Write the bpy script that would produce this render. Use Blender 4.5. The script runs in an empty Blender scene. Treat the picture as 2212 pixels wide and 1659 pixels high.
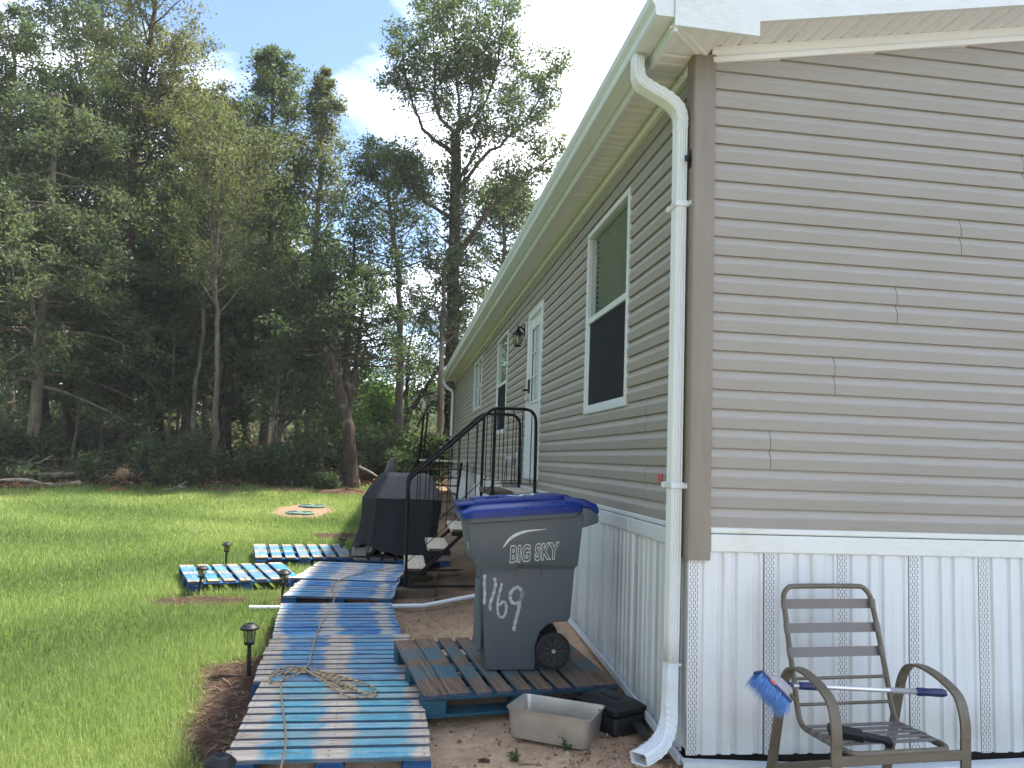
import bpy, bmesh, math, random
import numpy as np
from mathutils import Vector, Matrix
random.seed(7); RNG = np.random.default_rng(11)
sc = bpy.context.scene
col = sc.collection
PI = math.pi; rad = math.radians

# ---------------------------------------------------------------- camera
FPX = 1697.34                      # focal length for a 2212 px wide picture
CAM = np.array([-1.4908, -3.8922, 0.3059])
yaw, pitch, roll = 0.137313, 0.095883, 0.036727
_f = np.array([math.sin(yaw)*math.cos(pitch), math.cos(yaw)*math.cos(pitch), math.sin(pitch)])
_r = np.array([math.cos(yaw), -math.sin(yaw), 0.0]); _u = np.cross(_r, _f)
FW = _f; RT = _r*math.cos(roll) + _u*math.sin(roll); UP = -_r*math.sin(roll) + _u*math.cos(roll)
cd = bpy.data.cameras.new('camera'); cam = bpy.data.objects.new('camera', cd); col.objects.link(cam)
cam.matrix_world = Matrix(((RT[0], UP[0], -FW[0], CAM[0]), (RT[1], UP[1], -FW[1], CAM[1]),
                           (RT[2], UP[2], -FW[2], CAM[2]), (0, 0, 0, 1)))
cd.sensor_width = 36; cd.lens = FPX/2212*36; cd.clip_start = 0.05; cd.clip_end = 600
sc.camera = cam

# ---------------------------------------------------------------- sky, sun, exposure
SUN_AZ, SUN_EL = rad(74), rad(60)          # azimuth from +Y (away from the viewer) towards +X
sdir = Vector((math.sin(SUN_AZ)*math.cos(SUN_EL), math.cos(SUN_AZ)*math.cos(SUN_EL), math.sin(SUN_EL)))
w = bpy.data.worlds.new('World'); sc.world = w; w.use_nodes = True
nt = w.node_tree; nt.nodes.clear()
N = nt.nodes.new; L = nt.links.new
out = N('ShaderNodeOutputWorld'); bg = N('ShaderNodeBackground'); sky = N('ShaderNodeTexSky')
sky.sky_type = 'NISHITA'; sky.sun_disc = False; sky.sun_elevation = SUN_EL; sky.sun_rotation = SUN_AZ
sky.altitude = 200; sky.air_density = 1.0; sky.dust_density = 0.6; sky.ozone_density = 2.2
bg.inputs['Strength'].default_value = 0.12
# cumulus clouds spread over the whole dome
tc = N('ShaderNodeTexCoord'); sep = N('ShaderNodeSeparateXYZ'); L(tc.outputs['Generated'], sep.inputs[0])
mz = N('ShaderNodeMath'); mz.operation = 'MAXIMUM'; mz.inputs[1].default_value = 0.06; L(sep.outputs['Z'], mz.inputs[0])
ad = N('ShaderNodeMath'); ad.operation = 'ADD'; ad.inputs[1].default_value = 0.25; L(mz.outputs[0], ad.inputs[0])
dv = N('ShaderNodeVectorMath'); dv.operation = 'DIVIDE'; L(tc.outputs['Generated'], dv.inputs[0])
cmb = N('ShaderNodeCombineXYZ')
for i in range(3): L(ad.outputs[0], cmb.inputs[i])
L(cmb.outputs[0], dv.inputs[1])
mp = N('ShaderNodeMapping'); mp.inputs['Location'].default_value = (2.1, 0.0, 0.0)
L(dv.outputs[0], mp.inputs['Vector'])
no = N('ShaderNodeTexNoise'); no.inputs['Scale'].default_value = 1.5; no.inputs['Detail'].default_value = 9; no.inputs['Roughness'].default_value = 0.56
L(mp.outputs[0], no.inputs['Vector'])
rp = N('ShaderNodeValToRGB'); rp.color_ramp.elements[0].position = 0.45; rp.color_ramp.elements[1].position = 0.66
L(no.outputs['Fac'], rp.inputs['Fac'])
n2 = N('ShaderNodeTexNoise'); n2.inputs['Scale'].default_value = 4.0; n2.inputs['Detail'].default_value = 6
L(mp.outputs[0], n2.inputs['Vector'])
rc = N('ShaderNodeValToRGB'); rc.color_ramp.elements[0].position = 0.3; rc.color_ramp.elements[1].position = 0.7
rc.color_ramp.elements[0].color = (7.5, 7.9, 8.6, 1); rc.color_ramp.elements[1].color = (16.0, 16.0, 16.0, 1)
L(n2.outputs['Fac'], rc.inputs['Fac'])
mx = N('ShaderNodeMix'); mx.data_type = 'RGBA'
L(rp.outputs['Color'], mx.inputs['Factor']); L(sky.outputs[0], mx.inputs['A']); L(rc.outputs['Color'], mx.inputs['B'])
L(mx.outputs['Result'], bg.inputs['Color']); L(bg.outputs[0], out.inputs['Surface'])

sl = bpy.data.lights.new('sun', 'SUN'); so = bpy.data.objects.new('sun', sl); col.objects.link(so)
sl.energy = 5.0; sl.angle = rad(2.0); sl.color = (1.0, 0.94, 0.84)
so.rotation_euler = sdir.to_track_quat('Z', 'Y').to_euler(); so.location = (0, 0, 30)

sc.view_settings.view_transform = 'Standard'; sc.view_settings.look = 'None'
sc.view_settings.gamma = 1; sc.view_settings.use_curve_mapping = False
sc.view_settings.exposure = 1.4
sc.render.engine = 'CYCLES'
cy = sc.cycles
cy.use_denoising = True; cy.max_bounces = 6; cy.diffuse_bounces = 3; cy.glossy_bounces = 3
cy.transmission_bounces = 4; cy.transparent_max_bounces = 8; cy.caustics_reflective = False; cy.caustics_refractive = False
cy.use_adaptive_sampling = True; cy.adaptive_threshold = 0.02; cy.sample_clamp_indirect = 6

# ---------------------------------------------------------------- pixel helpers (2212 x 1659 view)
def ray(px, py): return FW + RT*(px-1106)/FPX - UP*(py-829.5)/FPX
def onx(px, py, x): d = ray(px, py); return CAM + d*(x-CAM[0])/d[0]
def ony(px, py, y): d = ray(px, py); return CAM + d*(y-CAM[1])/d[1]
def onz(px, py, z): d = ray(px, py); return CAM + d*(z-CAM[2])/d[2]
def ond(px, py, D): return CAM + ray(px, py)*D

def sst(a, b, x):
    t = np.clip((np.asarray(x, float)-a)/(b-a), 0, 1); return t*t*(3-2*t)
def ground_z(x, y):
    x = np.asarray(x, float); y = np.asarray(y, float)
    b = np.interp(y, [-12, 0, 3, 6, 11.5, 14, 16, 18.5, 20, 24, 30, 45, 90], [-1.5, -1.26, -1.185, -1.12, -1.04, -.98, -.88, -.68, -.52, -.05, .75, 2.4, 4.2])
    b = b + sst(-1.3, -.2, x)*np.interp(y, [-2, 0, .6, 2.5, 12, 14, 16.5], [.06, .065, .07, .19, .16, .10, .0])
    b = b - .08*sst(-6, -10, x)*sst(12, 16, y)
    b = b + .018*np.sin(x*1.7+y*.6)*np.sin(y*.9-x*.4)*sst(-2.6, -4.5, x)
    b = b + .05*np.sin(x*.8+1)*sst(17, 19, y)
    return b
def gz(x, y): return float(ground_z(x, y))

# ---------------------------------------------------------------- mesh helpers
def setp(o, label=None, cat=None, group=None, kind=None):
    if label: o['label'] = label
    if cat: o['category'] = cat
    if group: o['group'] = group
    if kind: o['kind'] = kind
    return o
WS = set()            # roots whose parts are given in world coordinates
def link(name, me, mat, parent=None, loc=None, rot=None):
    o = bpy.data.objects.new(name, me); col.objects.link(o)
    if mat is not None and not me.materials: me.materials.append(mat)
    if loc is not None: o.location = loc
    if parent is not None:
        o.parent = parent
        if parent.name in WS: o.location = Vector(loc or (0, 0, 0))-parent.location
    if rot is not None: o.rotation_euler = rot
    return o
def empty(name, loc, rz=0, label=None, cat=None, group=None):
    o = bpy.data.objects.new(name, None); col.objects.link(o); o.location = loc
    o.rotation_euler = (0, 0, rz); o.empty_display_size = .1
    return setp(o, label, cat, group)
def wroot(name, loc, label, cat, group=None):
    o = empty(name, loc, 0, label, cat, group); WS.add(o.name); return o
def raw(name, verts, faces, smooth=False):
    me = bpy.data.meshes.new(name)
    me.from_pydata([tuple(map(float, v)) for v in verts], [], [tuple(f) for f in faces]); me.update()
    if smooth: me.polygons.foreach_set('use_smooth', [True]*len(me.polygons))
    return me
def big(name, V, F, tint=None, smooth=False):
    V = np.ascontiguousarray(V, np.float32); F = np.ascontiguousarray(F, np.int32)
    me = bpy.data.meshes.new(name); k = F.shape[1]
    me.vertices.add(len(V)); me.vertices.foreach_set('co', V.ravel())
    me.loops.add(F.size); me.loops.foreach_set('vertex_index', F.ravel())
    me.polygons.add(len(F)); me.polygons.foreach_set('loop_start', np.arange(0, F.size, k, dtype=np.int32))
    me.polygons.foreach_set('loop_total', np.full(len(F), k, np.int32))
    if smooth: me.polygons.foreach_set('use_smooth', np.ones(len(F), bool))
    me.update(calc_edges=True)
    if tint is not None:
        a = me.attributes.new('tint', 'FLOAT', 'POINT'); a.data.foreach_set('value', np.ascontiguousarray(tint, np.float32))
    return me
class B:
    """collects simple shapes into one mesh"""
    def __init__(s): s.v = []; s.f = []
    def add(s, v, f):
        n = len(s.v); s.v += [tuple(map(float, p)) for p in v]; s.f += [tuple(i+n for i in q) for q in f]; return s
    def box(s, x0, x1, y0, y1, z0, z1, M=None):
        v = [(x0,y0,z0),(x1,y0,z0),(x1,y1,z0),(x0,y1,z0),(x0,y0,z1),(x1,y0,z1),(x1,y1,z1),(x0,y1,z1)]
        if M is not None: v = [M @ Vector(p) for p in v]
        return s.add(v, [(0,3,2,1),(4,5,6,7),(0,1,5,4),(1,2,6,5),(2,3,7,6),(3,0,4,7)])
    def tube(s, pts, r, n=8, cap=True):
        P = [Vector(map(float, p)) for p in pts]; m = len(P)
        rr = [r]*m if np.isscalar(r) else list(r)
        t0 = (P[1]-P[0]).normalized(); a = t0.orthogonal().normalized(); V = []
        for i in range(m):
            t = (P[min(i+1, m-1)]-P[max(i-1, 0)]).normalized()
            a = (a - t*a.dot(t)).normalized(); b = t.cross(a)
            for k in range(n):
                c = 2*PI*k/n; V.append(P[i] + a*(rr[i]*math.cos(c)) + b*(rr[i]*math.sin(c)))
        Fc = [(i*n+k, i*n+(k+1) % n, (i+1)*n+(k+1) % n, (i+1)*n+k) for i in range(m-1) for k in range(n)]
        if cap: Fc += [tuple(range(n-1, -1, -1)), tuple(range((m-1)*n, m*n))]
        return s.add(V, Fc)
    def sweep(s, pts, sec, side, closed_sec=True, cap=True):
        """sec: list of (a,b) along side and (tangent x side)"""
        P = [Vector(map(float, p)) for p in pts]; m = len(P); n = len(sec); V = []; sd = Vector(side).normalized()
        for i in range(m):
            t = (P[min(i+1, m-1)]-P[max(i-1, 0)]).normalized(); a = (sd - t*sd.dot(t)).normalized(); b = t.cross(a)
            for (u, w_) in sec: V.append(P[i]+a*u+b*w_)
        e = n if closed_sec else n-1
        Fc = [(i*n+k, i*n+(k+1) % n, (i+1)*n+(k+1) % n, (i+1)*n+k) for i in range(m-1) for k in range(e)]
        if cap and closed_sec: Fc += [tuple(range(n-1, -1, -1)), tuple(range((m-1)*n, m*n))]
        return s.add(V, Fc)
    def lathe(s, prof, n=20, c=(0, 0, 0)):
        V = []; m = len(prof)
        for (r, z) in prof:
            for k in range(n):
                a = 2*PI*k/n; V.append((c[0]+r*math.cos(a), c[1]+r*math.sin(a), c[2]+z))
        Fc = [(i*n+k, i*n+(k+1) % n, (i+1)*n+(k+1) % n, (i+1)*n+k) for i in range(m-1) for k in range(n)]
        Fc += [tuple(range(n-1, -1, -1)), tuple(range((m-1)*n, m*n))]
        return s.add(V, Fc)
    def prism(s, poly, y0, y1, M=None):
        """poly in (x,z), extruded along y"""
        n = len(poly); v = [(x, y0, z) for x, z in poly]+[(x, y1, z) for x, z in poly]
        if M is not None: v = [M @ Vector(p) for p in v]
        return s.add(v, [tuple(range(n)), tuple(range(2*n-1, n-1, -1))]+[(i, n+i, n+(i+1) % n, (i+1) % n) for i in range(n)])
    def mesh(s, name, smooth=False, bevel=0, seg=1):
        me = raw(name, s.v, s.f, smooth)
        bm = bmesh.new(); bm.from_mesh(me)
        bmesh.ops.recalc_face_normals(bm, faces=bm.faces)
        if bevel:
            ed = [e for e in bm.edges if len(e.link_faces) == 2 and e.calc_face_angle(0) > .5]
            bmesh.ops.bevel(bm, geom=ed, offset=bevel, segments=seg, affect='EDGES', profile=.5, clamp_overlap=True)
        bm.to_mesh(me); bm.free()
        if smooth:
            me.polygons.foreach_set('use_smooth', [True]*len(me.polygons))
            me.set_sharp_from_angle(angle=rad(smooth if smooth > 1 else 40))
        me.update(); return me
    def build(s, name, mat, parent=None, smooth=False, bevel=0, seg=1, loc=None, rot=None):
        return link(name, s.mesh(name, smooth, bevel, seg), mat, parent, loc, rot)
def bez(pts, n=8):
    """Catmull-Rom through points"""
    P = [np.array(p, float) for p in pts]; P = [2*P[0]-P[1]]+P+[2*P[-1]-P[-2]]; o = []
    for i in range(1, len(P)-2):
        for t in np.linspace(0, 1, n, endpoint=False):
            a, b, c, d = P[i-1], P[i], P[i+1], P[i+2]
            o.append(.5*((2*b)+(-a+c)*t+(2*a-5*b+4*c-d)*t*t+(-a+3*b-3*c+d)*t**3))
    o.append(P[-2]); return o

# ---------------------------------------------------------------- material helpers
def srgb(r, g, b):
    f = lambda c: (c/255/12.92) if c/255 <= .04045 else ((c/255+.055)/1.055)**2.4
    return (f(r), f(g), f(b), 1)
class G:
    """small node-graph builder"""
    def __init__(s, name):
        s.m = bpy.data.materials.new(name); s.m.use_nodes = True; s.t = s.m.node_tree; s.t.nodes.clear()
        s.o = s.n('ShaderNodeOutputMaterial'); s.p = s.n('ShaderNodeBsdfPrincipled'); s.l(s.p.outputs[0], s.o.inputs['Surface'])
        s.tc = s.n('ShaderNodeTexCoord')
    def n(s, t): return s.t.nodes.new(t)
    def l(s, a, b): s.t.links.new(a, b)
    def coord(s, kind='Object', scale=(1, 1, 1), loc=(0, 0, 0), rnd=0):
        m = s.n('ShaderNodeMapping'); m.inputs['Scale'].default_value = scale; m.inputs['Location'].default_value = loc
        s.l(s.tc.outputs[kind], m.inputs['Vector']); o = m.outputs[0]
        if rnd:
            oi = s.n('ShaderNodeObjectInfo'); k = s.n('ShaderNodeMath'); k.operation = 'MULTIPLY'; k.inputs[1].default_value = rnd
            s.l(oi.outputs['Random'], k.inputs[0]); a = s.n('ShaderNodeVectorMath'); a.operation = 'ADD'
            s.l(o, a.inputs[0]); s.l(k.outputs[0], a.inputs[1]); o = a.outputs[0]
        return o
    def noise(s, vec, scale=5, detail=4, rough=.55, dist=0):
        t = s.n('ShaderNodeTexNoise'); t.inputs['Scale'].default_value = scale; t.inputs['Detail'].default_value = detail
        t.inputs['Roughness'].default_value = rough; t.inputs['Distortion'].default_value = dist
        s.l(vec, t.inputs['Vector']); return t.outputs['Fac']
    def ramp(s, fac, stops):
        r = s.n('ShaderNodeValToRGB'); e = r.color_ramp.elements
        while len(e) < len(stops): e.new(.5)
        for i, (p, c) in enumerate(stops):
            e[i].position = p; e[i].color = c if len(c) == 4 else (*c, 1)
        s.l(fac, r.inputs['Fac']); return r.outputs['Color']
    def step(s, fac, a, b):
        return s.ramp(fac, [(a, (0, 0, 0)), (b, (1, 1, 1))] if a < b else [(b, (1, 1, 1)), (a, (0, 0, 0))])
    def mix(s, fac, a, b, mode='MIX'):
        m = s.n('ShaderNodeMix'); m.data_type = 'RGBA'; m.blend_type = mode
        for sock, v in (('Factor', fac), ('A', a), ('B', b)):
            if hasattr(v, 'links'): s.l(v, m.inputs[sock])
            elif sock == 'Factor': m.inputs[sock].default_value = v
            else: m.inputs[sock].default_value = v if len(v) == 4 else (*v, 1)
        return m.outputs['Result']
    def math(s, op, a, b=None, c=None):
        m = s.n('ShaderNodeMath'); m.operation = op
        for i, v in enumerate((a, b, c)):
            if v is None: continue
            if hasattr(v, 'links'): s.l(v, m.inputs[i])
            else: m.inputs[i].default_value = v
        return m.outputs[0]
    def xyz(s, vec):
        x = s.n('ShaderNodeSeparateXYZ'); s.l(vec, x.inputs[0]); return x.outputs
    def bump(s, h, strength=.3, dist=.01):
        b = s.n('ShaderNodeBump'); b.inputs['Strength'].default_value = strength; b.inputs['Distance'].default_value = dist
        s.l(h, b.inputs['Height']); s.l(b.outputs[0], s.p.inputs['Normal'])
    def set(s, color=None, rough=None, metal=None, spec=None, alpha=None):
        for k, v in (('Base Color', color), ('Roughness', rough), ('Metallic', metal), ('Specular IOR Level', spec), ('Alpha', alpha)):
            if v is None: continue
            if hasattr(v, 'links'): s.l(v, s.p.inputs[k])
            else: s.p.inputs[k].default_value = v if not (k == 'Base Color' and len(v) == 3) else (*v, 1)
        return s.m
def pm(name, c1, c2=None, scale=6, rough=.6, bump=.15, metal=0, spec=.5, stretch=(1, 1, 1), bdist=.004, kind='Object', rnd=7):
    g = G(name); c2 = c2 or tuple(x*.75 for x in c1[:3]); v = g.coord(kind, stretch, rnd=rnd)
    f = g.noise(v, scale, 6, .6); big_ = g.noise(v, scale*.23, 3)
    c = g.mix(g.step(f, .3, .75), c1, c2); c = g.mix(g.math('MULTIPLY', g.step(big_, .4, .75), .35), c, tuple(x*.7 for x in c1[:3]))
    r = g.math('ADD', g.math('MULTIPLY', f, .18), rough-.09)
    if bump: g.bump(g.noise(v, scale*4, 5, .65), bump, bdist)
    return g.set(c, r, metal, spec)
# ================================================================ materials
def mat_siding():
    g = G('vinyl_siding'); v = g.coord('Object', (1, 1, 1)); x = g.xyz(v)
    streak = g.noise(g.coord('Object', (1.3, 1.3, 60)), 3, 6, .7); blot = g.noise(v, 1.6, 5, .6)
    c = g.mix(g.step(streak, .35, .7), srgb(167, 163, 157), srgb(158, 154, 148))
    alg = g.math('MULTIPLY', g.step(blot, .45, .8), g.step(streak, .35, .75))
    c = g.mix(g.math('MULTIPLY', alg, .45), c, srgb(128, 124, 104))
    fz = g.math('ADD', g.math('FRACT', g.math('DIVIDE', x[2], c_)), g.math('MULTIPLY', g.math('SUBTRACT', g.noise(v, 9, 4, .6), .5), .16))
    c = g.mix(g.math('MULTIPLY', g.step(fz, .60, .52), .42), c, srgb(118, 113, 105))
    g.bump(g.noise(g.coord('Object', (8, 8, 160)), 4, 4), .12, .002)
    return g.set(c, g.math('ADD', .42, g.math('MULTIPLY', blot, .2)), spec=.35)
def mat_white(name, dirty=.35, base=(208, 213, 216), stain=(170, 172, 140), rough=.35, grain=(1, 1, 1)):
    g = G(name); v = g.coord('Object', (1, 1, 1), rnd=9)
    a = g.noise(g.coord('Object', tuple(5*q for q in grain), rnd=5), 3, 7, .7); b = g.noise(v, 2.2, 4)
    f = g.math('MULTIPLY', g.step(a, .42, .75), g.step(b, .35, .75))
    c = g.mix(g.math('MULTIPLY', f, dirty), srgb(*base), srgb(*stain))
    sp = g.step(g.noise(v, 90, 3), .68, .74); c = g.mix(g.math('MULTIPLY', sp, dirty*.5), c, srgb(110, 105, 90))
    return g.set(c, rough, spec=.4)
def mat_skirt():
    g = G('skirt_vinyl'); o = g.tc.outputs['Object']; X = g.xyz(o)
    u = X[0]; z = X[2]
    # staggered slots in the vented strip
    cu = g.math('DIVIDE', g.math('SUBTRACT', u, .003), .0098); ci = g.math('FLOOR', cu); cf = g.math('SUBTRACT', cu, ci)
    zz = g.math('ADD', g.math('DIVIDE', z, .031), g.math('MULTIPLY', ci, .5)); zf = g.math('FRACT', zz)
    inu = g.math('LESS_THAN', g.math('ABSOLUTE', g.math('SUBTRACT', cf, .5)), .17)
    inz = g.math('LESS_THAN', g.math('ABSOLUTE', g.math('SUBTRACT', zf, .5)), .33)
    rng = g.math('MULTIPLY', g.math('GREATER_THAN', u, .003), g.math('LESS_THAN', u, .052))
    slot = g.math('MULTIPLY', g.math('MULTIPLY', inu, inz), rng)
    run = g.noise(g.coord('Object', (22, 22, .9), rnd=9), 1.2, 6, .65); bl = g.noise(g.coord('Object', rnd=3), 2.5, 4)
    c = g.mix(g.math('MULTIPLY', g.step(run, .5, .78), .55), srgb(212, 217, 221), srgb(184, 184, 164))
    low = g.math('MULTIPLY', g.step(g.math('MULTIPLY', z, -1), .78, 1.02), g.step(bl, .3, .7))
    c = g.mix(g.math('MULTIPLY', low, .45), c, srgb(150, 142, 105))
    c = g.mix(slot, c, srgb(36, 36, 38))
    g.bump(slot, .4, -.003)
    return g.set(c, .33, spec=.4)
def mat_soffit():
    g = G('soffit_vinyl'); X = g.xyz(g.tc.outputs['Object'])
    a = g.math('FRACT', g.math('DIVIDE', X[0], .0125)); b = g.math('FRACT', g.math('DIVIDE', X[1], .0125))
    d = g.math('ADD', g.math('POWER', g.math('SUBTRACT', a, .5), 2), g.math('POWER', g.math('SUBTRACT', b, .5), 2))
    hole = g.math('LESS_THAN', d, .030)
    fx = g.math('FRACT', g.math('DIVIDE', X[0], .1))
    hole = g.math('MULTIPLY', hole, g.math('LESS_THAN', g.math('ABSOLUTE', g.math('SUBTRACT', fx, .5)), .30))
    c = g.mix(g.math('MULTIPLY', g.step(g.noise(g.coord('Object', rnd=4), 3, 5), .5, .8), .3), srgb(220, 221, 222), srgb(188, 187, 170))
    c = g.mix(hole, c, srgb(140, 136, 126))
    return g.set(c, .45, spec=.3)
c_ = .1016
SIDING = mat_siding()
WHITE = mat_white('white_vinyl', .25)
WBAND = mat_white('weathered_white_band', .85, (214, 219, 217), (166, 171, 144), .5, (1, 1, 8))
WALU = mat_white('white_aluminium', .22, (210, 216, 220), (158, 164, 158), .32)
SKIRT = mat_skirt(); SOFF = mat_soffit()
CREAM = mat_white('cream_trim', .2, (220, 221, 220), (190, 188, 172), .4)
FASC = mat_white('weathered_fascia', .9, (214, 220, 224), (172, 174, 142), .6, (1, 1, 6))
POST = pm('brown_corner_post', srgb(130, 121, 110), srgb(118, 109, 99), 3, .38, .05, stretch=(6, 6, .6))
DARK = pm('dark_backing', (.012, .012, .013), (.02, .018, .016), 3, .9, 0)
SHEA = pm('sheathing', (.03, .028, .026), (.02, .02, .02), 3, .9, 0)
BLACKM = pm('black_iron', (.008, .008, .009), (.016, .012, .010), 30, .55, .1, spec=.2)
BLACKP = pm('black_plastic', (.012, .013, .016), (.018, .019, .022), 14, .5, .08, spec=.3)
CHROME = pm('brushed_metal', (.62, .62, .62), (.5, .5, .5), 20, .3, .05, metal=1)
ROOFM = pm('roof_shingle', (.09, .085, .08), (.05, .05, .05), 20, .9, .4)
def mat_glass(name='window_glass', tint=(.90, .93, .92)):
    g = G(name); g.t.nodes.remove(g.p)
    tr = g.n('ShaderNodeBsdfTransparent'); tr.inputs[0].default_value = (*tint, 1)
    gl = g.n('ShaderNodeBsdfGlossy'); gl.inputs['Roughness'].default_value = .015; gl.inputs[0].default_value = (.9, .95, .95, 1)
    fr = g.n('ShaderNodeFresnel'); fr.inputs[0].default_value = 1.5
    b = g.n('ShaderNodeBump'); b.inputs['Strength'].default_value = .03; b.inputs['Distance'].default_value = .02
    g.l(g.noise(g.coord('Object'), 3.5, 3), b.inputs['Height']); g.l(b.outputs[0], gl.inputs['Normal'])
    ge = g.n('ShaderNodeNewGeometry'); fac = g.math('MULTIPLY', fr.outputs[0], g.math('SUBTRACT', 1, ge.outputs['Backfacing']))
    m = g.n('ShaderNodeMixShader'); g.l(fac, m.inputs[0]); g.l(tr.outputs[0], m.inputs[1]); g.l(gl.outputs[0], m.inputs[2])
    g.l(m.outputs[0], g.o.inputs['Surface']); return g.m
GLASS = mat_glass(); CLEAR = mat_glass('lantern_glass', (.9, .9, .88))
SCREEN = pm('insect_screen', (.014, .018, .024), (.020, .024, .030), 60, .7, .1, spec=.12)
SLAT = pm('blind_slat', (.50, .50, .50), (.42, .42, .42), 3, .5, 0)

# ================================================================ ground sheet
def wood_edge(x): return np.interp(x, [-16, -11, -9, -6, -3, -1, 2], [16.4, 16.9, 17.6, 18.5, 19.2, 19.6, 20])
def lawn_mask(x, y):
    """1 on the lawn, 0 on bare soil / leaf litter (numpy)"""
    x = np.asarray(x, float); y = np.asarray(y, float)
    wob = .13*np.sin(y*2.1+.7)+.09*np.sin(y*5.3+x*2)+.06*np.sin(x*7+y*3)
    edge = np.interp(y, [-4, -.6, .3, 1.2, 1.7, 2.4, 3.2, 4.0, 5.6, 7.5, 9, 16], [-2.1, -2.35, -2.58, -2.70, -2.56, -2.50, -2.5, -2.62, -2.5, -2.2, -1.75, -1.5])
    m = sst(.12, -.12, x-edge-wob)
    m = m*sst(.5, -.4, y-wood_edge(x)+wob*2+.3*np.sin(x*.9))
    for cx, cy_, rx, ry in ((-3.5, 13.9, .62, 1.7), (-2.35, 9.6, .75, .55), (-3.35, 4.15, .5, .28)):
        m = m*sst(.75, 1.15, np.hypot((x-cx)/rx, (y-cy_)/ry)+wob*.8)
    return m
def mat_ground():
    g = G('ground_cover'); v = g.coord('Object')
    at = g.n('ShaderNodeAttribute'); at.attribute_name = 'tint'; lawn = at.outputs['Fac']
    a2 = g.n('ShaderNodeAttribute'); a2.attribute_name = 'litter'; lit = a2.outputs['Fac']
    n1 = g.noise(v, 1.7, 6, .6); n2 = g.noise(v, 14, 6, .7); n3 = g.noise(v, 60, 4, .7)
    sand = g.mix(g.step(n2, .3, .7), srgb(218, 188, 156), srgb(186, 156, 128)); sand = g.mix(g.step(n1, .52, .76), sand, srgb(150, 124, 102))
    sand = g.mix(g.math('MULTIPLY', g.step(n3, .52, .72), .45), sand, srgb(118, 98, 80))
    litc = g.mix(g.step(n3, .35, .65), srgb(80, 64, 54), srgb(50, 41, 35)); litc = g.mix(g.step(n2, .5, .7), litc, srgb(108, 90, 74))
    grs = g.mix(g.step(n2, .35, .7), srgb(96, 116, 50), srgb(78, 84, 44))
    soil = g.mix(lit, sand, litc)
    a3 = g.n('ShaderNodeAttribute'); a3.attribute_name = 'gravelly'
    soil = g.mix(a3.outputs['Fac'], soil, g.mix(g.step(n3, .35, .65), srgb(150, 148, 146), srgb(112, 110, 108)))
    c = g.mix(lawn, soil, grs)
    g.bump(g.math('ADD', g.math('MULTIPLY', n3, .5), n2), .9, .03)
    return g.set(c, .95, spec=.1)
def ground():
    xs = np.unique(np.concatenate([np.linspace(-160, -30, 14), np.linspace(-30, -9, 22), np.linspace(-9, 2.4, 150), np.linspace(2.4, 30, 16), np.linspace(30, 160, 10)]))
    ys = np.unique(np.concatenate([np.linspace(-60, -6, 10), np.linspace(-6, 8, 170), np.linspace(8, 22, 110), np.linspace(22, 60, 24), np.linspace(60, 260, 12)]))
    X, Y = np.meshgrid(xs, ys); Z = ground_z(X, Y)+RNG.normal(0, .004, X.shape)
    under = (X > .15) & (X < 8.2) & (Y > .15) & (Y < 18.5); Z[under] -= .25
    V = np.stack([X, Y, Z], -1).reshape(-1, 3); nx, ny = len(xs), len(ys)
    i = np.arange(nx-1)[None]+nx*np.arange(ny-1)[:, None]; i = i.ravel()
    me = big('ground', V, np.stack([i, i+1, i+nx+1, i+nx], 1), lawn_mask(V[:, 0], V[:, 1]), True)
    lit = np.clip(sst(-1.9, -2.2, V[:, 0])+sst(-.4, .4, V[:, 1]-wood_edge(V[:, 0]))+.65*sst(2.2, 4, V[:, 1])*sst(-.2, -.7, -V[:, 1]+2), 0, 1)
    lit = lit*(.62+.38*sst(.8, 1.4, np.hypot((V[:, 0]+3.5)/.7, (V[:, 1]-13.9)/1.8)))
    a = me.attributes.new('litter', 'FLOAT', 'POINT'); a.data.foreach_set('value', lit.astype(np.float32))
    a = me.attributes.new('gravelly', 'FLOAT', 'POINT'); a.data.foreach_set('value', (sst(-.5, .0, V[:, 0])*sst(-.05, -.3, V[:, 1])).astype(np.float32))
    setp(link('ground', me, mat_ground()), kind='structure')
ground()

# ================================================================ house
c_ = .1016; LEN = 18.65; WID = 8.4; RIDGE = 4.2; SL = .18
house = empty('house', (0, 0, 0), 0, 'long taupe vinyl-sided manufactured house with white skirting and gutter', 'house')
OPEN = [(4.46, 5.44, .09, 2.07), (1.17, 2.385, .69, 2.195), (7.30, 8.50, .68, 2.185), (11.0, 12.58, 1.27, 2.28)]
PROF = [(0, 0.), (0, .0200), (.050, .0215), (.058, .0200), (.066, .0155), (c_, .002)]
def prof_between(z0, z1):
    """clip the lap profile to z0..z1 (absolute z)"""
    pts = []; k0 = int(math.floor(z0/c_+1e-6)); k = k0
    while k*c_ < z1-1e-6:
        pts += [(k*c_+a, b) for a, b in PROF]; k += 1
    o = []
    for i, (z, b) in enumerate(pts):
        if z0-1e-6 <= z <= z1+1e-6: o.append((z, b))
        if i+1 < len(pts):
            zn, bn = pts[i+1]
            for lim in (z0, z1):
                if min(z, zn) < lim-1e-6 and max(z, zn) > lim+1e-6:
                    t = (lim-z)/(zn-z); o.append((lim, b+(bn-b)*t))
    return o
def rects(u0, u1, z0, z1, opens):
    R_ = [(u0, u1, z0, z1)]
    for (a, b, c, d) in opens:
        n = []
        for (p, q, r, s) in R_:
            if b <= p or a >= q or d <= r or c >= s: n.append((p, q, r, s)); continue
            if p < a: n.append((p, a, r, s))
            if q > b: n.append((b, q, r, s))
            if r < c: n.append((max(p, a), min(q, b), r, c))
            if s > d: n.append((max(p, a), min(q, b), d, s))
        R_ = n
    return R_
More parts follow.
